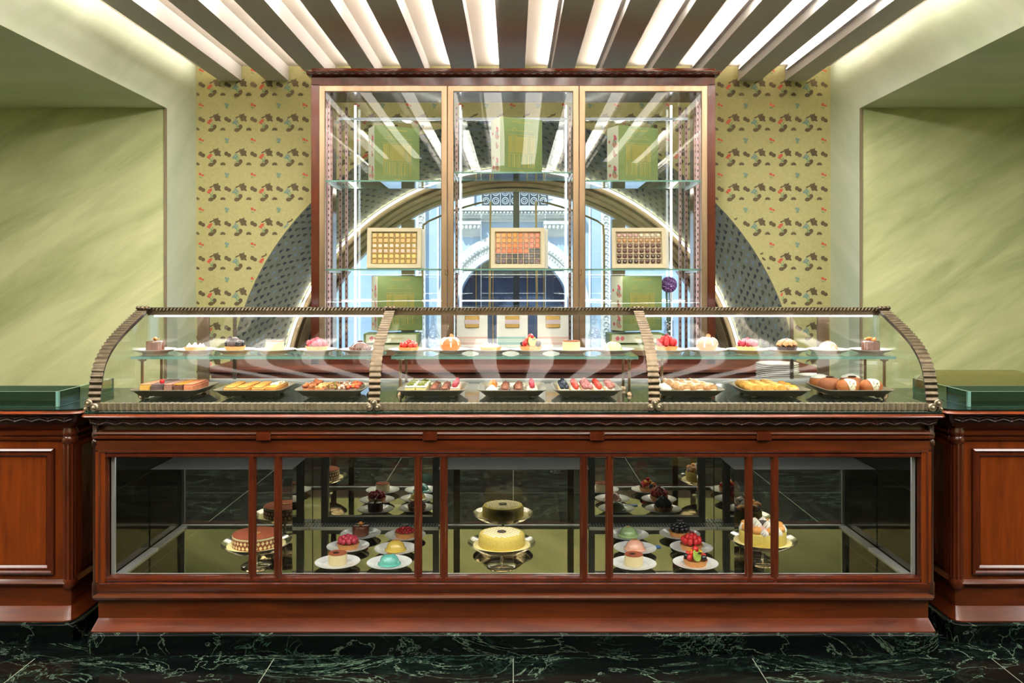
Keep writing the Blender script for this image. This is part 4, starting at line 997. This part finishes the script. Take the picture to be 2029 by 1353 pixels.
def t_apple(r, w, d, h):
    for k in range(8):
        bit('apple_slice', 'apple', lambda: MB().ell((0, 0, 0), (.026, .016, .0028), 14, 6), apple, r, (0, -d/2+.018+k*d/9, h+.003+.0012*(k % 2)), (.35, 0, .25*(-1)**k))
        bit('dark_rim', 'arim', lambda: MB().tube([(.024*cos(a*pi/8), -.014*sin(a*pi/8), 0) for a in range(9)], .0012, 5), mat('caramel edge', (110, 60, 26), .5), r, (0, -d/2+.018+k*d/9, h+.0065), (.35, 0, .25*(-1)**k))
for i, dx in enumerate((-.088, -.03, .028)):
    place('appleslice', slab('apple_tart_slice', None, ('crust', mat('orange baked crust', (214, 140, 62), .5)), t_apple, .052, .20, .022), (TX[1]+dx, TY, ZT), .06*(-1)**i, ('apple tart slice at the left of the second tray', 'apple tart slice in the middle of the second tray', 'apple tart slice next to the sugared slice')[i], 'tart slice', 'apple tart slices on the second tray')
def t_sug(r, w, d, h):
    MB().bbox(-w/2+.002, w/2-.002, -d/2+.002, d/2-.002, h, h+.004, .002).build('baked_top', apple, r)
    m = MB()
    for k in range(26): m.ell((random.uniform(-w*.4, w*.4), random.uniform(-.2*d, d*.46), h+.006), (random.uniform(.003, .008),)*2+(.004,), 7, 5)
    m.build('sugar_dusting', sugar, r)
r = slab('sugared_tart_slice', None, ('crust', mat('orange baked crust', (214, 140, 62), .5)), t_sug, .046, .20, .024)(); r.location = (TX[1]+.088, TY, ZT); tag(r, 'tart slice heavily dusted with powdered sugar at the right of the second tray', 'tart slice')
def t_bits(nm, mts, n, s):
    def f(r, w, d, h):
        for mi, mt in enumerate(mts):
            m = MB()
            for k in range(n//len(mts)): m.ell((random.uniform(-w*.42, w*.42), random.uniform(-d*.46, d*.46), h+random.uniform(.001, s*.9)), (random.uniform(.5, 1)*s, random.uniform(.5, 1)*s, random.uniform(.4, .8)*s), 7, 5)
            m.build(nm[mi], mt, r)
    return f
t3 = [(-.092, 'wafer_slice', ('base', mat('caramel brown base', (170, 104, 62), .6)), t_bits(('wafer_pieces',), (mat('cinnamon brown', (184, 106, 62), .5),), 24, .014), 'cinnamon brown slice at the left of the third tray'),
      (-.046, 'almond_slice', ('base', mat('caramel brown base', (170, 104, 62), .6)), t_bits(('almond_flakes',), (mat('almond flakes', (222, 180, 118), .6),), 60, .008), 'almond flake slice on the third tray'),
      (.0, 'hazelnut_slice', ('base', choc), t_bits(('hazelnuts', 'pistachios'), (mat('hazelnut', (150, 96, 60), .4), mat('pistachio nut', (150, 140, 60), .5)), 36, .010), 'hazelnut topped chocolate slice on the third tray'),
      (.046, 'nut_slice', ('base', choc), t_bits(('walnuts', 'cream_bits'), (mat('walnut', (176, 124, 84), .6), whip), 36, .010), 'walnut and cream topped chocolate slice on the third tray'),
      (.092, 'red_fruit_slice', ('base', choc), t_bits(('red_fruit', 'orange_fruit'), (straw, mat('apricot bits', (232, 130, 70), .3)), 34, .011), 'red fruit topped chocolate slice at the right of the third tray')]
for dx, nm, bm_, tp, lab in t3:
    r = slab(nm, None, bm_, tp, .042, .20, .020)(); r.location = (TX[2]+dx, TY, ZT); tag(r, lab, 'cake slice')
def grid(ti, cols, ys, kind, mk, lab, ct, grp, rot=.1, z=0):
    cn = len(cols)
    for ci, dx in enumerate(cols):
        for ri, dy in enumerate(ys):
            row = ('in the front row', 'in the middle row', 'in the back row')[ri] if len(ys) == 3 else (('in the front row', 'in the back row')[ri] if len(ys) == 2 else ('', '', '', '')[ri])
            col = '' if cn == 1 else (('left', 'right')[ci] if cn == 2 else ('left', 'middle', 'right')[ci])+' column, '
            place(kind, mk, (TX[ti]+dx, TY+dy, ZT+z), random.uniform(-rot, rot), lab+', '+col+row, ct, grp)
rows3 = (-.08, -.005, .07)
def mk_pist():
    r = root('pistachio_square'); MB().bbox(-.021, .021, -.03, .03, 0, .024, .002).build('sponge', mat('pale cream sponge', (232, 214, 150), .7), r)
    MB().bbox(-.021, .021, -.03, .03, .024, .032, .003).build('cream_top', mat('mint white cream', (226, 234, 206), .5), r)
    for p in ((-.006, -.014, .036), (.006, .0, .036), (-.004, .014, .037)): bit('pistachio', 'pis', lambda: MB().ell((0, 0, 0), (.006, .009, .005), 9, 6), mat('green pistachio', (122, 124, 40), .5), r, p, (0, 0, random.random()*3))
    return r
grid(3, (-.09, -.043), rows3, 'pist', mk_pist, 'pistachio topped cream square on the fourth tray', 'pastry', 'pistachio squares')
def mk_bar(key, bodym, topm, nm):
    def f():
        r = root(nm); MB().bbox(-.019, .019, -.03, .03, 0, .020, .003).build('base', bodym, r)
        m = MB(); 
        for k in range(5): m.ell((0, -.024+k*.012, .022), (.015, .008, .007+.001*(k % 2)), 10, 6)
        m.build('piped_top', topm, r); MB().lathe([(.006, .024), (.008, .028), (.004, .033), (.0001, .036)], 10).build('peak', topm, r); return r
    return f
mbar = mat('milk chocolate cream', (142, 84, 62), .35)
grid(3, (.006, .052), rows3, 'cbar', mk_bar('c', choc, mbar, 'chocolate_bar_cake'), 'chocolate cake with piped cream, fourth tray', 'pastry', 'piped chocolate cakes')
def mk_rcol():
    r = root('raspberry_cream_square'); MB().bbox(-.019, .019, -.03, .03, 0, .020, .003).build('sponge', mat('rosy cream sponge', (226, 190, 160), .6), r)
    MB().bbox(-.018, .018, -.029, .029, .020, .026, .003).build('cream', mat('pink cream', (236, 196, 184), .5), r)
    for p in ((0, -.014, .034), (.0, .014, .034)): bit('raspberry', 'rb', None, raspd, r, p, (0, 0, 0), .95)
    return r
MESHES.setdefault('rb', MESHES.get('rb'))
grid(3, (.096,), rows3, 'rcol', mk_rcol, 'raspberry topped cream square on the fourth tray', 'pastry', 'raspberry cream squares')
def mk_mound(): 
    r = root('meringue_mound'); MB().lathe([(.026, 0), (.028, .006), (.024, .018), (.012, .028), (.004, .034), (.0001, .036)], 20).build('meringue', whip, r); return r
grid(4, (-.084,), (-.08,), 'mound', mk_mound, 'smooth white meringue mound at the front left of the fifth tray', 'pastry', None)
def mk_orc():
    r = root('candied_orange_bite'); MB().lathe([(.024, 0), (.026, .012), (.024, .014), (.0001, .014)], 20).build('cream_base', whip, r)
    for k in range(3): bit('orange_slice', 'osl', lambda: MB().lathe([(.0001, -.0015), (.013, -.0015), (.013, .0015), (.0001, .0015)], 16), orangeF, r, (-.008+k*.008, 0, .026), (1.2, .3*k, .6*k))
    return r
grid(4, (-.078,), (-.005, .07), 'orc', mk_orc, 'cream bite with candied orange slices on the fifth tray', 'pastry', 'candied orange bites')
grid(4, (-.028, .028), rows3, 'cbar', None, 'chocolate cake with piped cream, fifth tray', 'pastry', 'piped chocolate cakes of the fifth tray', .15)
def mk_cberry():
    r = root('raspberry_cream_bite'); MB().lathe([(.024, 0), (.027, .006), (.022, .018), (.010, .024), (.0001, .025)], 20).build('cream_base', mat('ivory cream', (236, 224, 200), .5), r)
    bit('raspberry', 'rb', None, raspd, r, (0, -.008, .031), (0, 0, 0), 1.0); return r
grid(4, (.084,), rows3, 'cberry', mk_cberry, 'ivory cream bite with one raspberry on the fifth tray', 'pastry', 'raspberry cream bites')
def mk_boat(bm_, nm, key, mk, mt, pos, sc=1):
    def f():
        r = root(nm); MB().bbox(-.022, .022, -.031, .031, 0, .013, .004).build('pastry_base', palecrust, r); MB().bbox(-.019, .019, -.028, .028, .013, .019, .003).build('cream', whip, r)
        cluster(r, bm_, key, mk, mt, pos, sc); return r
    return f
P6 = [(-.010, -.019, .026), (.010, -.019, .026), (-.010, 0, .027), (.010, 0, .027), (-.010, .019, .026), (.010, .019, .026), (0, -.009, .036), (0, .010, .036)]
P3 = [(0, -.018, .028), (0, .002, .030), (0, .020, .029)]
blu = mk_boat('blueberry', 'blueberry_boat', 'blue', lambda: MB().ell((0, 0, 0), (.0098, .0098, .009), 12, 8), blueb, P6)
sto = mk_boat('strawberry', 'strawberry_boat', 'stb', lambda: MB().ell((0, 0, 0), (.014, .012, .014), 12, 8, 0, .02), straw, P3)
dus = mk_boat('sugared_raspberry', 'sugared_raspberry_boat', 'dus', lambda: berry(.0105, 1.1), mat('sugared raspberry', (170, 84, 84), .7, var=(206, 150, 150), vscale=90), P6)
gra = mk_boat('grape_half', 'grape_boat', 'gra', lambda: MB().ell((0, 0, 0), (.012, .014, .011), 12, 8), mat('red grape with sugar', (150, 54, 54), .4, var=(206, 150, 140), vscale=40), P3+[(.010, .01, .030)])
for k, dx, mk, lab in (('blu', -.096, blu, 'pastry boat filled with blueberries'), ('sto', -.048, sto, 'pastry boat with glossy strawberries'), ('dus', .0, dus, 'pastry boat with sugared raspberries'), ('sto', .048, None, 'strawberry pastry boat right of the sugared raspberries'), ('gra', .096, gra, 'pastry boat with sugared red grapes')):
    grid(5, (dx,), rows3, k, mk, lab+' on the sixth tray', 'pastry', lab+'s', .08)
creamroll = mat('ivory cream filling', (244, 232, 204), .5, sss=.1)
def mk_roll():
    r = root('cream_roll'); m = MB(); rg = []
    for y in [-.036+.072*i/16 for i in range(17)]:
        e = .0015*abs(sin(y*260)); rg.append([((.0195+e)*cos(a*pi/12), y, .021+(.0195+e)*sin(a*pi/12)) for a in range(-2, 15)]+[(-.017, y, .010), (.017, y, .010)])
    m.loft(rg, 0, True, True); m.build('pastry_roll', mat('baked roll crust', (190, 126, 74), .6, var=(224, 180, 130), vscale=50), r)
    MB().bbox(-.0185, .0185, -.038, .038, 0, .024, .006).build('cream_filling', creamroll, r)
    m = MB()
    for k in range(24): a = random.uniform(.6, 2.5); m.ell((.020*cos(a), random.uniform(-.034, .034), .021+.020*sin(a)), (.004, .006, .0018), 7, 4)
    m.build('sugar_dusting', sugar, r); return r
names3 = ('left', 'middle', 'right')
for ci, dx in enumerate((-.04, .015, .07)):
    for ri, dy in enumerate((-.085, .0, .075)):
        place('roll', mk_roll, (TX[6]+dx-.016*ri+.012, TY+dy, ZT), .35, 'cream roll dusted with sugar on the seventh tray, %s column, %s row' % (names3[ci], ('front', 'middle', 'back')[ri]), 'pastry', 'cream rolls')
def mk_white():
    r = root('powdered_roll'); MB().ell((0, 0, .018), (.022, .034, .017), 16, 10, 0, .012).build('roll_body', mat('snowy powdered sugar', (242, 236, 222), .95, bump=.6), r); return r
for ri, dy in enumerate((-.08, -.005, .07)): place('white', mk_white, (TX[6]-.095, TY+dy, ZT), .1, 'roll covered in powdered sugar at the left of the seventh tray, %s' % ('front one', 'middle one', 'back one')[ri], 'pastry', 'powdered rolls')
def mk_puff():
    r = root('puff_pastry'); m = MB(); rg = []; n = 12
    for y in [-.036+.072*i/20 for i in range(21)]:
        q = 1+.10*abs(sin(y*230)); rg.append([(.022*q*cos(2*pi*j/n), y, .019+.017*q*sin(2*pi*j/n)) for j in range(n)])
    m.loft(rg, 0, True, True); m.build('puff_body', puff, r)
    m = MB()
    for k in range(14): m.ell((random.uniform(-.014, .014), random.uniform(-.03, .03), .036), (.005, .004, .0022), 6, 4)
    m.build('sugar_dusting', mat('honey glaze', (238, 196, 120), .5), r); return r
for ci, dx in enumerate((-.085, -.035, .018)):
    for ri, dy in enumerate((-.08, .0, .075)):
        place('puff', mk_puff, (TX[7]+dx, TY+dy, ZT), .12, 'golden ridged puff pastry on the eighth tray, %s column, %s row' % (names3[ci], ('front', 'middle', 'back')[ri]), 'pastry', 'golden puff pastries')
def mk_flaky():
    r = root('flaky_pastry'); MB().ell((0, 0, .015), (.026, .036, .015), 14, 8, 0, .03).build('flaky_body', mat('pale flaky pastry', (222, 178, 116), .7, var=(196, 148, 96), vscale=60, bump=.5), r)
    MB().ell((0, .004, .024), (.018, .026, .009), 12, 6).build('custard_top', mat('orange custard', (240, 160, 40), .35), r); return r
for ri, dy in enumerate((-.08, .0, .075)): place('flaky', mk_flaky, (TX[7]+.082, TY+dy, ZT), -.3, 'flaky pastry with orange custard at the right of the eighth tray, %s' % ('front one', 'middle one', 'back one')[ri], 'pastry', 'flaky custard pastries')
def mk_bun():
    r = root('filled_bun'); MB().lathe([(.024, 0), (.038, .006), (.046, .022), (.045, .038), (.034, .052), (.014, .058), (.0001, .0585)], 32).build('bun_body', bun, r)
    pf = cat_rom([(.002, 0, .0595), (.014, 0, .0590), (.034, 0, .053), (.0455, 0, .039), (.0465, 0, .022), (.0385, 0, .007)], 4); rg = []
    for k, p in enumerate(pf):
        t = k/(len(pf)-1); w = .027*min(1, t*3+.3)*(1-t)**.7+.003; rr = p.x+.0012
        rg.append([(rr*sin(e*min(1.3, w/max(rr, .012))), -rr*cos(e*min(1.3, w/max(rr, .012))), p.z+.0008) for e in (-1, -.6, -.2, .2, .6, 1)])
    m = MB(); m.loft(rg, 0, closed=False); m.build('cream_flap', creamroll, r)
    m = MB()
    for k in range(12):
        p = pf[random.randint(7, 15)]; f = random.uniform(-.25, .25); m.ell(((p.x+.002)*sin(f), -(p.x+.002)*cos(f), p.z+.001), (.0022, .0018, .0018), 6, 4)
    m.build('pistachio_crumbs', mat('pistachio crumbs', (130, 120, 36), .7), r)
    MB().ell((0, .004, .057), (.014, .010, .004), 12, 6).build('top_sugar', sugar, r); return r
def mk_bunw():
    r = root('iced_bun'); MB().lathe([(.024, 0), (.038, .006), (.046, .022), (.045, .038), (.034, .052), (.014, .058), (.0001, .0585)], 32).build('bun_body', bun, r)
    MB().lathe([(.0405, .0465), (.0345, .0535), (.0145, .0605), (.0001, .061)], 24, cap=False).build('white_icing', sugar, r); return r
def mk_bunc():
    r = root('chocolate_bun'); MB().lathe([(.024, 0), (.038, .006), (.046, .022), (.045, .038), (.034, .052), (.014, .058), (.0001, .0585)], 32).build('bun_body', mat('dark brown brioche', (146, 84, 50), .6, var=(166, 104, 68), vscale=14), r)
    MB().lathe([(.016, .058), (.018, .0605), (.012, .063), (.0001, .063)], 20).build('chocolate_cap', dchoc, r); return r
for k, mk, dx, dy, lab in (('bun', mk_bun, -.035, -.085, 'brown bun with a cream flap and pistachio crumbs at the front of the ninth tray'), ('bun', None, .062, -.085, 'brown bun with a cream flap at the front right of the ninth tray'),
     ('bunc', mk_bunc, -.082, -.008, 'dark bun with a chocolate cap at the left of the ninth tray'), ('bunc', None, .018, .004, 'dark bun with a chocolate cap in the middle of the ninth tray'), ('bunw', mk_bunw, -.088, .09, 'bun with white icing at the back left of the ninth tray'), ('bunw', None, .045, .092, 'bun with white icing at the back of the ninth tray, behind the chocolate capped buns')):
    place(k, mk, (TX[8]+dx, TY+dy, ZT), random.uniform(-.3, .3), lab, 'bun')
# ---------------- stacked plates on the rear ledge ----------------
def mk_bigplate():
    m = MB(); m.lathe([(.055, 0), (.06, 0), (.062, .004), (.095, .012), (.109, .018), (.110, .0195), (.106, .0195), (.07, .010), (.0001, .009)], 40); return m.build('plate', whiteP)
ordn = ('bottom', 'second', 'third', 'fourth', 'fifth', 'sixth', 'seventh', 'eighth', 'ninth', 'tenth')
for i in range(10):
    place('bigplate', mk_bigplate, (1.385+random.uniform(-.002, .002), 4.5, .911+i*.0105), 0, 'large white plate in the tall stack behind the case, %s' % (ordn[i]+' from below' if 0 < i < 9 else ('bottom of the stack' if i == 0 else 'topmost')), 'plate', 'tall stack of white plates')
for i in range(6):
    place('bigplate', mk_bigplate, (1.545, 4.42, .911+i*.0095), 0, 'smaller white plate in the low stack beside the tall stack, %s' % (ordn[i]+' from below' if 0 < i < 5 else ('bottom of the stack' if i == 0 else 'topmost')), 'plate', 'low stack of white plates', .72)
# ---------------- in the tall cabinet ----------------
boxM = mat('ivory card box', (216, 200, 168), .6); paperW = mat('white paper divider', (244, 234, 214), .7)
def choc_box(cx, z, tilt, yaw, fill, label, bname, cells):
    t = thing('chocolate_box', label, 'box', (cx, 5.34, z)); t.rotation_euler = (-tilt, 0, yaw)
    w, h, d = .335, .255, .045
    MB().rframe(-w/2, w/2, 0, h, 0, [(0, .02), (0, -d/2), (.022, -d/2+.001), (.026, -d/2+.006), (.026, .02)]).build('box_rim', boxM, t, smooth=20)
    MB().box(-w/2+.001, w/2-.001, .0, .022, .001, h-.001).build('box_tray', boxM, t)
    MB().bbox(-w/2+.012, w/2+.022, .024, .044, .004, h+.002, .002).build('box_lid', mat('white card lid', (232, 228, 220), .6), t)
    nx, nz = 8, 6; iw, ih = w-.056, h-.056
    m = MB()
    for i in range(1, nx): xx = -iw/2+iw*i/nx; m.box(xx-.0012, xx+.0012, -.012, 0, .028, h-.028)
    for j in range(1, nz): zz = .028+ih*j/nz; m.box(-iw/2, iw/2, -.011, 0, zz-.0012, zz+.0012)
    m.build('paper_divider', mat(bname+' divider', (214, 178, 110) if bname == 'gold' else (240, 214, 190), .5), t)
    M = Matrix.Translation((cx, 5.34, z)) @ Matrix.Rotation(yaw, 4, 'Z') @ Matrix.Rotation(-tilt, 4, 'X')
    for j in range(nz):
        for i in range(nx):
            xx = -iw/2+iw*(i+.5)/nx; zz = .028+ih*(nz-j-.5)/nz
            kind, mk, lab = cells(i, j); p = M @ Vector((xx, -.001, zz))
            o = place(kind, mk, p, 0, lab, 'chocolate' if bname != 'orange' else 'fruit jelly', lab.replace(' in ', 's in ', 1) if 'jelly' not in lab else lab+' (set)', tilt=M.to_euler())
def sq(mt, lm=None, nm='wrapped_chocolate'):
    def f():
        r = MB().bbox(-.0135, .0135, -.010, 0, -.0135, .0135, .002).build(nm, mt)
        if lm: MB().box(-.0105, .0105, -.0108, -.0099, -.008, .008).build('paper_label', lm, r)
        return r
    return f
def rd(mt, cap=None, nm='round_chocolate'):
    def f():
        m = MB(); m.lathe([(.0125, 0), (.0135, .003), (.0125, .008), (.010, .010), (.0001, .0105)], 16); m.v = [(x, -z_, y) for x, y, z_ in m.v]; r = m.build(nm, mt)
        if cap: 
            m = MB(); m.ell((0, -.011, 0), (.0035, .0015, .0035), 8, 6); m.build('sugar_dot', cap, r)
        return r
    return f
goldf = mat('gold foil', (206, 166, 96), .35, .6)
labs1 = [('pale gold', (226, 196, 132)), ('peach', (232, 180, 126)), ('silver', (206, 202, 196)), ('lilac', (204, 188, 190)), ('pale yellow', (228, 196, 120)), ('amber', (222, 176, 110))]
rown = ('top row', 'second row', 'third row', 'fourth row', 'fifth row', 'bottom row')
choc_box(PX(781, 5.34), 1.531, .16, .06, None, 'open ivory box of gold wrapped chocolates on the left shelf', 'gold',
    lambda i, j: ('g%d' % j, sq(goldf, mat('label '+labs1[j][0], labs1[j][1], .5)), 'gold wrapped chocolate with a %s label in the left box, %s' % (labs1[j][0], rown[j])))
def c2(i, j):
    if j >= 4: c = ('plum', (84, 44, 60)) if (i+j) % 3 == 0 else ('dark', (52, 40, 46))
    elif j == 3: c = ('dark', (52, 40, 46)) if i > 5 else ('burnt orange', (212, 98, 34))
    else: c = (('amber', (230, 142, 36)), ('orange', (228, 118, 36)), ('coral', (218, 102, 60)))[(0 if i < 4 else (1 if i < 6 else 2)) if j < 2 else (1 if i < 4 else 2)]
    return ('j'+c[0], sq(mat('jelly '+c[0], c[1], .3, coat=.4, sss=.1), None, 'fruit_jelly'), '%s fruit jelly square in the middle box, %s' % (c[0], rown[j]))
choc_box(PX(1026, 5.34), 1.531, .16, 0, None, 'open ivory box of orange and plum fruit jellies on the middle shelf', 'orange', c2)
def c3(i, j):
    a = j*8+i
    if j == 0: c = ('pink', (206, 164, 156), 0) if i < 4 else ('white', (226, 214, 186), 0)
    elif j == 1: c = ('caramel', (196, 144, 96), 1 if i > 3 else 0)
    elif j < 4: c = ('milk', (104, 66, 58), 0)
    else: c = ('dark', (66, 42, 38), 1) if (j == 4) == (i > 3) else ('brown', (92, 58, 52), 0)
    return ('r%s%d' % (c[0], c[2]), rd(mat('chocolate '+c[0], c[1], .35), whip if c[2] else None), '%s round chocolate%s in the right box, %s' % (c[0], ' with a white dot' if c[2] else '', rown[j]))
choc_box(PX(1266, 5.34), 1.531, .16, -.06, None, 'open ivory box of round chocolates on the right shelf', 'brown', c3)
# tall green gift boxes
gbx = mat('sage green card', (112, 130, 74), .5, var=(118, 136, 80), vscale=6); spn = mat('floral spine paper', (214, 214, 186), .6)
goldp = mat('gold print', (206, 178, 84), .4, .3)
rose = mat('printed pink rose', (206, 90, 110), .6); rosel = mat('printed green stem', (116, 140, 110), .6); roseb = mat('printed tan leaf', (196, 146, 120), .6)
def text_mesh(txt, size, mt, parent, loc, nm='gold_lettering'):
    c = bpy.data.curves.new(nm, 'FONT'); c.body = txt; c.size = size; c.align_x = 'CENTER'; c.extrude = .0002
    o = bpy.data.objects.new(nm, c); C.objects.link(o)
    dg = bpy.context.evaluated_depsgraph_get(); me = bpy.data.meshes.new_from_object(o.evaluated_get(dg)); bpy.data.objects.remove(o)
    n = bpy.data.objects.new(nm, me); C.objects.link(n); me.materials.clear(); me.materials.append(mt); n.parent = parent; n.location = loc; n.rotation_euler = (pi/2, 0, 0); return n
def mk_gift():
    r = root('green_gift_box'); w, h, d = .290, .34, .135
    MB().bbox(-w/2, w/2, 0, d, 0, h, .002).build('card_box', gbx, r)
    MB().box(-w/2-.001, -w/2+.0005, .002, d-.002, .002, h-.002).build('floral_spine', spn, r)
    m = MB(); X = -w/2-.0018
    def bl(y, z, a, b, mi, rr=0):
        m.add([(X-(.0003 if mi == 0 else 0), y+a*cos(2*pi*k/10)*(1+.2*cos(4*2*pi*k/10)), z+b*sin(2*pi*k/10)) for k in range(10)], [tuple(range(10))], mi)
    for z0 in (.035, .225):
        for y, z in ((.032, .075), (.046, .083), (.028, .062), (.044, .066)): bl(y, z0+z-.03, .009, .009, 0)
        for y, z in ((.04, .04), (.03, .03), (.055, .045)): bl(y, z0+z-.02, .005, .012, 1)
        bl(.035, z0-.006, .026, .014, 2); bl(.058, z0+.006, .012, .016, 2)
    bl(.04, .16, .02, .012, 2); bl(.10, .10, .018, .010, 2); bl(.105, .25, .010, .010, 0); bl(.095, .04, .012, .012, 0); bl(.05, .175, .012, .018, 2)
    m.build('floral_print', [rose, rosel, roseb], r, smooth=0)
    m = MB(); Y = -.0008
    def rc(x0, x1, z0, z1): m.add([(x0, Y, z0), (x1, Y, z0), (x1, Y, z1), (x0, Y, z1)], [(0, 1, 2, 3)])
    def ln(x0, z0, x1, z1, w_=.0007):
        dx, dz = x1-x0, z1-z0; l = sqrt(dx*dx+dz*dz); nx, nz = -dz/l*w_, dx/l*w_; m.add([(x0+nx, Y, z0+nz), (x1+nx, Y, z1+nz), (x1-nx, Y, z1-nz), (x0-nx, Y, z0-nz)], [(0, 1, 2, 3)])
    for x0, x1 in ((-.088, -.066), (-.036, .036), (.066, .088)):            # lattice panels
        n = int((x1-x0)/.0072)
        for i in range(int(.105/.0072)):
            for j in range(n):
                a, b = x0+j*.0072, .125+i*.0072; ln(a, b, a+.0072, b+.0072, .0005); ln(a, b+.0072, a+.0072, b, .0005)
        ln(x0, .125, x0, .232); ln(x1, .125, x1, .232)
    for x in (-.060, -.054, -.046, -.042, .042, .046, .054, .060): ln(x, .125, x, .232)
    for x in (-.088, -.078, -.062, -.050, -.046, -.030, -.020, -.012, .012, .020, .030, .046, .050, .062, .078, .088): ln(x, .035, x, .115, .0009)
    ln(-.092, .118, .092, .118); ln(-.092, .236, .092, .236); ln(-.092, .262, .092, .262)
    for cx in (-.048, .048):
        for k in range(12): a, b = pi*k/12, pi*(k+1)/12; ln(cx+.012*cos(a), .262+.018*sin(a), cx+.012*cos(b), .262+.018*sin(b))
    m.build('gold_drawing', goldp, r, smooth=0)
    text_mesh('PASTICCERIA MARCHESI', .0115, goldp, r, (0, -.0006, .312)); text_mesh('MARCHESI', .0085, goldp, r, (0, -.0006, .010)); return r
for px, z, lab in ((784, 2.071, 'tall sage green gift box on the upper left shelf of the glass cabinet'), (1030, 2.122, 'tall sage green gift box on the upper middle shelf of the glass cabinet'), (1262, 2.071, 'tall sage green gift box on the upper right shelf of the glass cabinet'), (790, 1.146, 'tall sage green gift box at the lower left of the cabinet, under the gold chocolates'), (1270, 1.146, 'tall sage green gift box at the lower right of the cabinet, under the round chocolates')):
    place('gift', mk_gift, (PX(px, 5.32)+.01, 5.32, z), radians(25), lab, 'gift box', 'sage green gift boxes')
def mk_flat():
    r = root('flat_gift_box'); MB().bbox(-.17, .17, 0, .2, 0, .062, .003).build('card_box', gbx, r); MB().box(-.155, .155, -.001, 0, .006, .056).build('floral_band', spn, r)
    text_mesh('Marchesi', .024, goldp, r, (.03, -.0014, .026))
    m = MB(); 
    for cx in (-.12, -.09): m.add([(cx+.012*cos(2*pi*k/10)*(1+.2*cos(8*pi*k/10)), -.0016, .032+.014*sin(2*pi*k/10)) for k in range(10)], [tuple(range(10))])
    m.build('floral_print', rose, r, smooth=0); return r
for px, w in ((775, 'left'), (1262, 'right')):
    for k in range(2): place('flat', mk_flat, (PX(px, 5.3), 5.3, 1.001+k*.066), .02*k, 'flat green gift box %s in the %s stack of the glass cabinet' % (('at the bottom', 'on top')[k], w), 'gift box', 'flat gift boxes')
# white boxes with a gold bar in a window
def bar_box(px, stripe, lab):
    t = thing('white_gift_box', lab, 'gift box', (PX(px, 5.3), 5.30, 1.002)); t.rotation_euler = (-.10, 0, 0)
    w, h = .192, .285
    MB().bbox(-w/2, w/2, .014, .04, 0, h, .002).build('card_back', mat('white card', (242, 238, 230), .6), t)
    MB().rframe(-w/2, w/2, .115, h, .012, [(0, .02), (0, 0), (.046, 0), (.048, .012), (.046, .02)]).build('window_frame', mat('white card', 0), t, smooth=20)
    MB().bbox(-.044, .044, .006, .018, .163, .238, .004).build('gold_bar', goldf, t)
    MB().box(-.0445, .0445, .005, .0185, .187, .213).build('lilac_band', mat('lilac paper band', (214, 192, 200), .6), t)
    m = MB(); m.box(-w/2, w/2, .010, .016, 0, .113, 0)
    for k, (z0, z1, mi) in enumerate(((.095, .108, 1), (.078, .092, 2), (.060, .075, 1), (.03, .045, 2))): m.box(-w/2, w/2, .0094, .010, z0, z1, mi)
    m.build('striped_front', [mat('white card', 0), mat(stripe+' stripe', (232, 190, 180) if stripe == 'pink' else (168, 204, 200), .6), mat('pale '+stripe+' stripe', (240, 210, 200) if stripe == 'pink' else (200, 222, 214), .6)], t, smooth=0)
bar_box(935, 'pink', 'white gift box with a gold bar and pink stripes, leftmost of three'); bar_box(1015, 'teal', 'white gift box with a gold bar and teal stripes, between the two pink ones'); bar_box(1096, 'pink', 'white gift box with a gold bar and pink stripes, rightmost of three')
def mk_decanter():
    m = MB(); m.lathe([(.036, 0), (.042, .01), (.045, .05), (.043, .10), (.030, .14), (.014, .16), (.013, .20), (.018, .206), (.018, .212), (.008, .216), (.014, .235), (.012, .25), (.0001, .262)], 24); return m.build('crystal_decanter', [crystal])
for px, w in ((858, 'left'), (1178, 'right')): place('dec', mk_decanter, (PX(px, 5.45), 5.45, 1.001), 0, 'cut crystal decanter with a stopper at the %s of the white gift boxes' % w, 'decanter')
t = thing('flower_vase', 'small glass vase with a ball of violet flowers at the right of the cabinet', 'flowers', (PX(1328, 5.45), 5.45, 1.146)); t.location = (PX(1328, 5.45), 5.5, 1.001)
MB().lathe([(.03, 0), (.04, .02), (.03, .18), (.034, .2), (.03, .2), (.026, .18), (.03, .02), (.0001, .01)], 20).build('vase', crystal, t)
m = MB()
for k in range(16): m.tube([(0.008*cos(k), .008*sin(k), .02), (.02*cos(k), .02*sin(k), .40)], .0015, 4)
m.build('stems', rosel, t)
m = MB()
for k in range(110):
    z = 1-2*(k+.5)/110; a = k*2.4; q = sqrt(1-z*z); m.ell((.045*q*cos(a), .045*q*sin(a), .43+.045*z), (.0085,)*3, 6, 4, k % 2)
m.build('flower_head', [mat('violet petals', (140, 88, 160), .7), mat('lilac petals', (170, 130, 190), .7)], t)
# tidy helper keys
for o in C.objects:
    if '_o' in o.keys(): del o['_o']
for o in C.objects:
    if o.parent is not None:
        for k in ('category', 'group'):
            if k in o.keys(): del o[k]
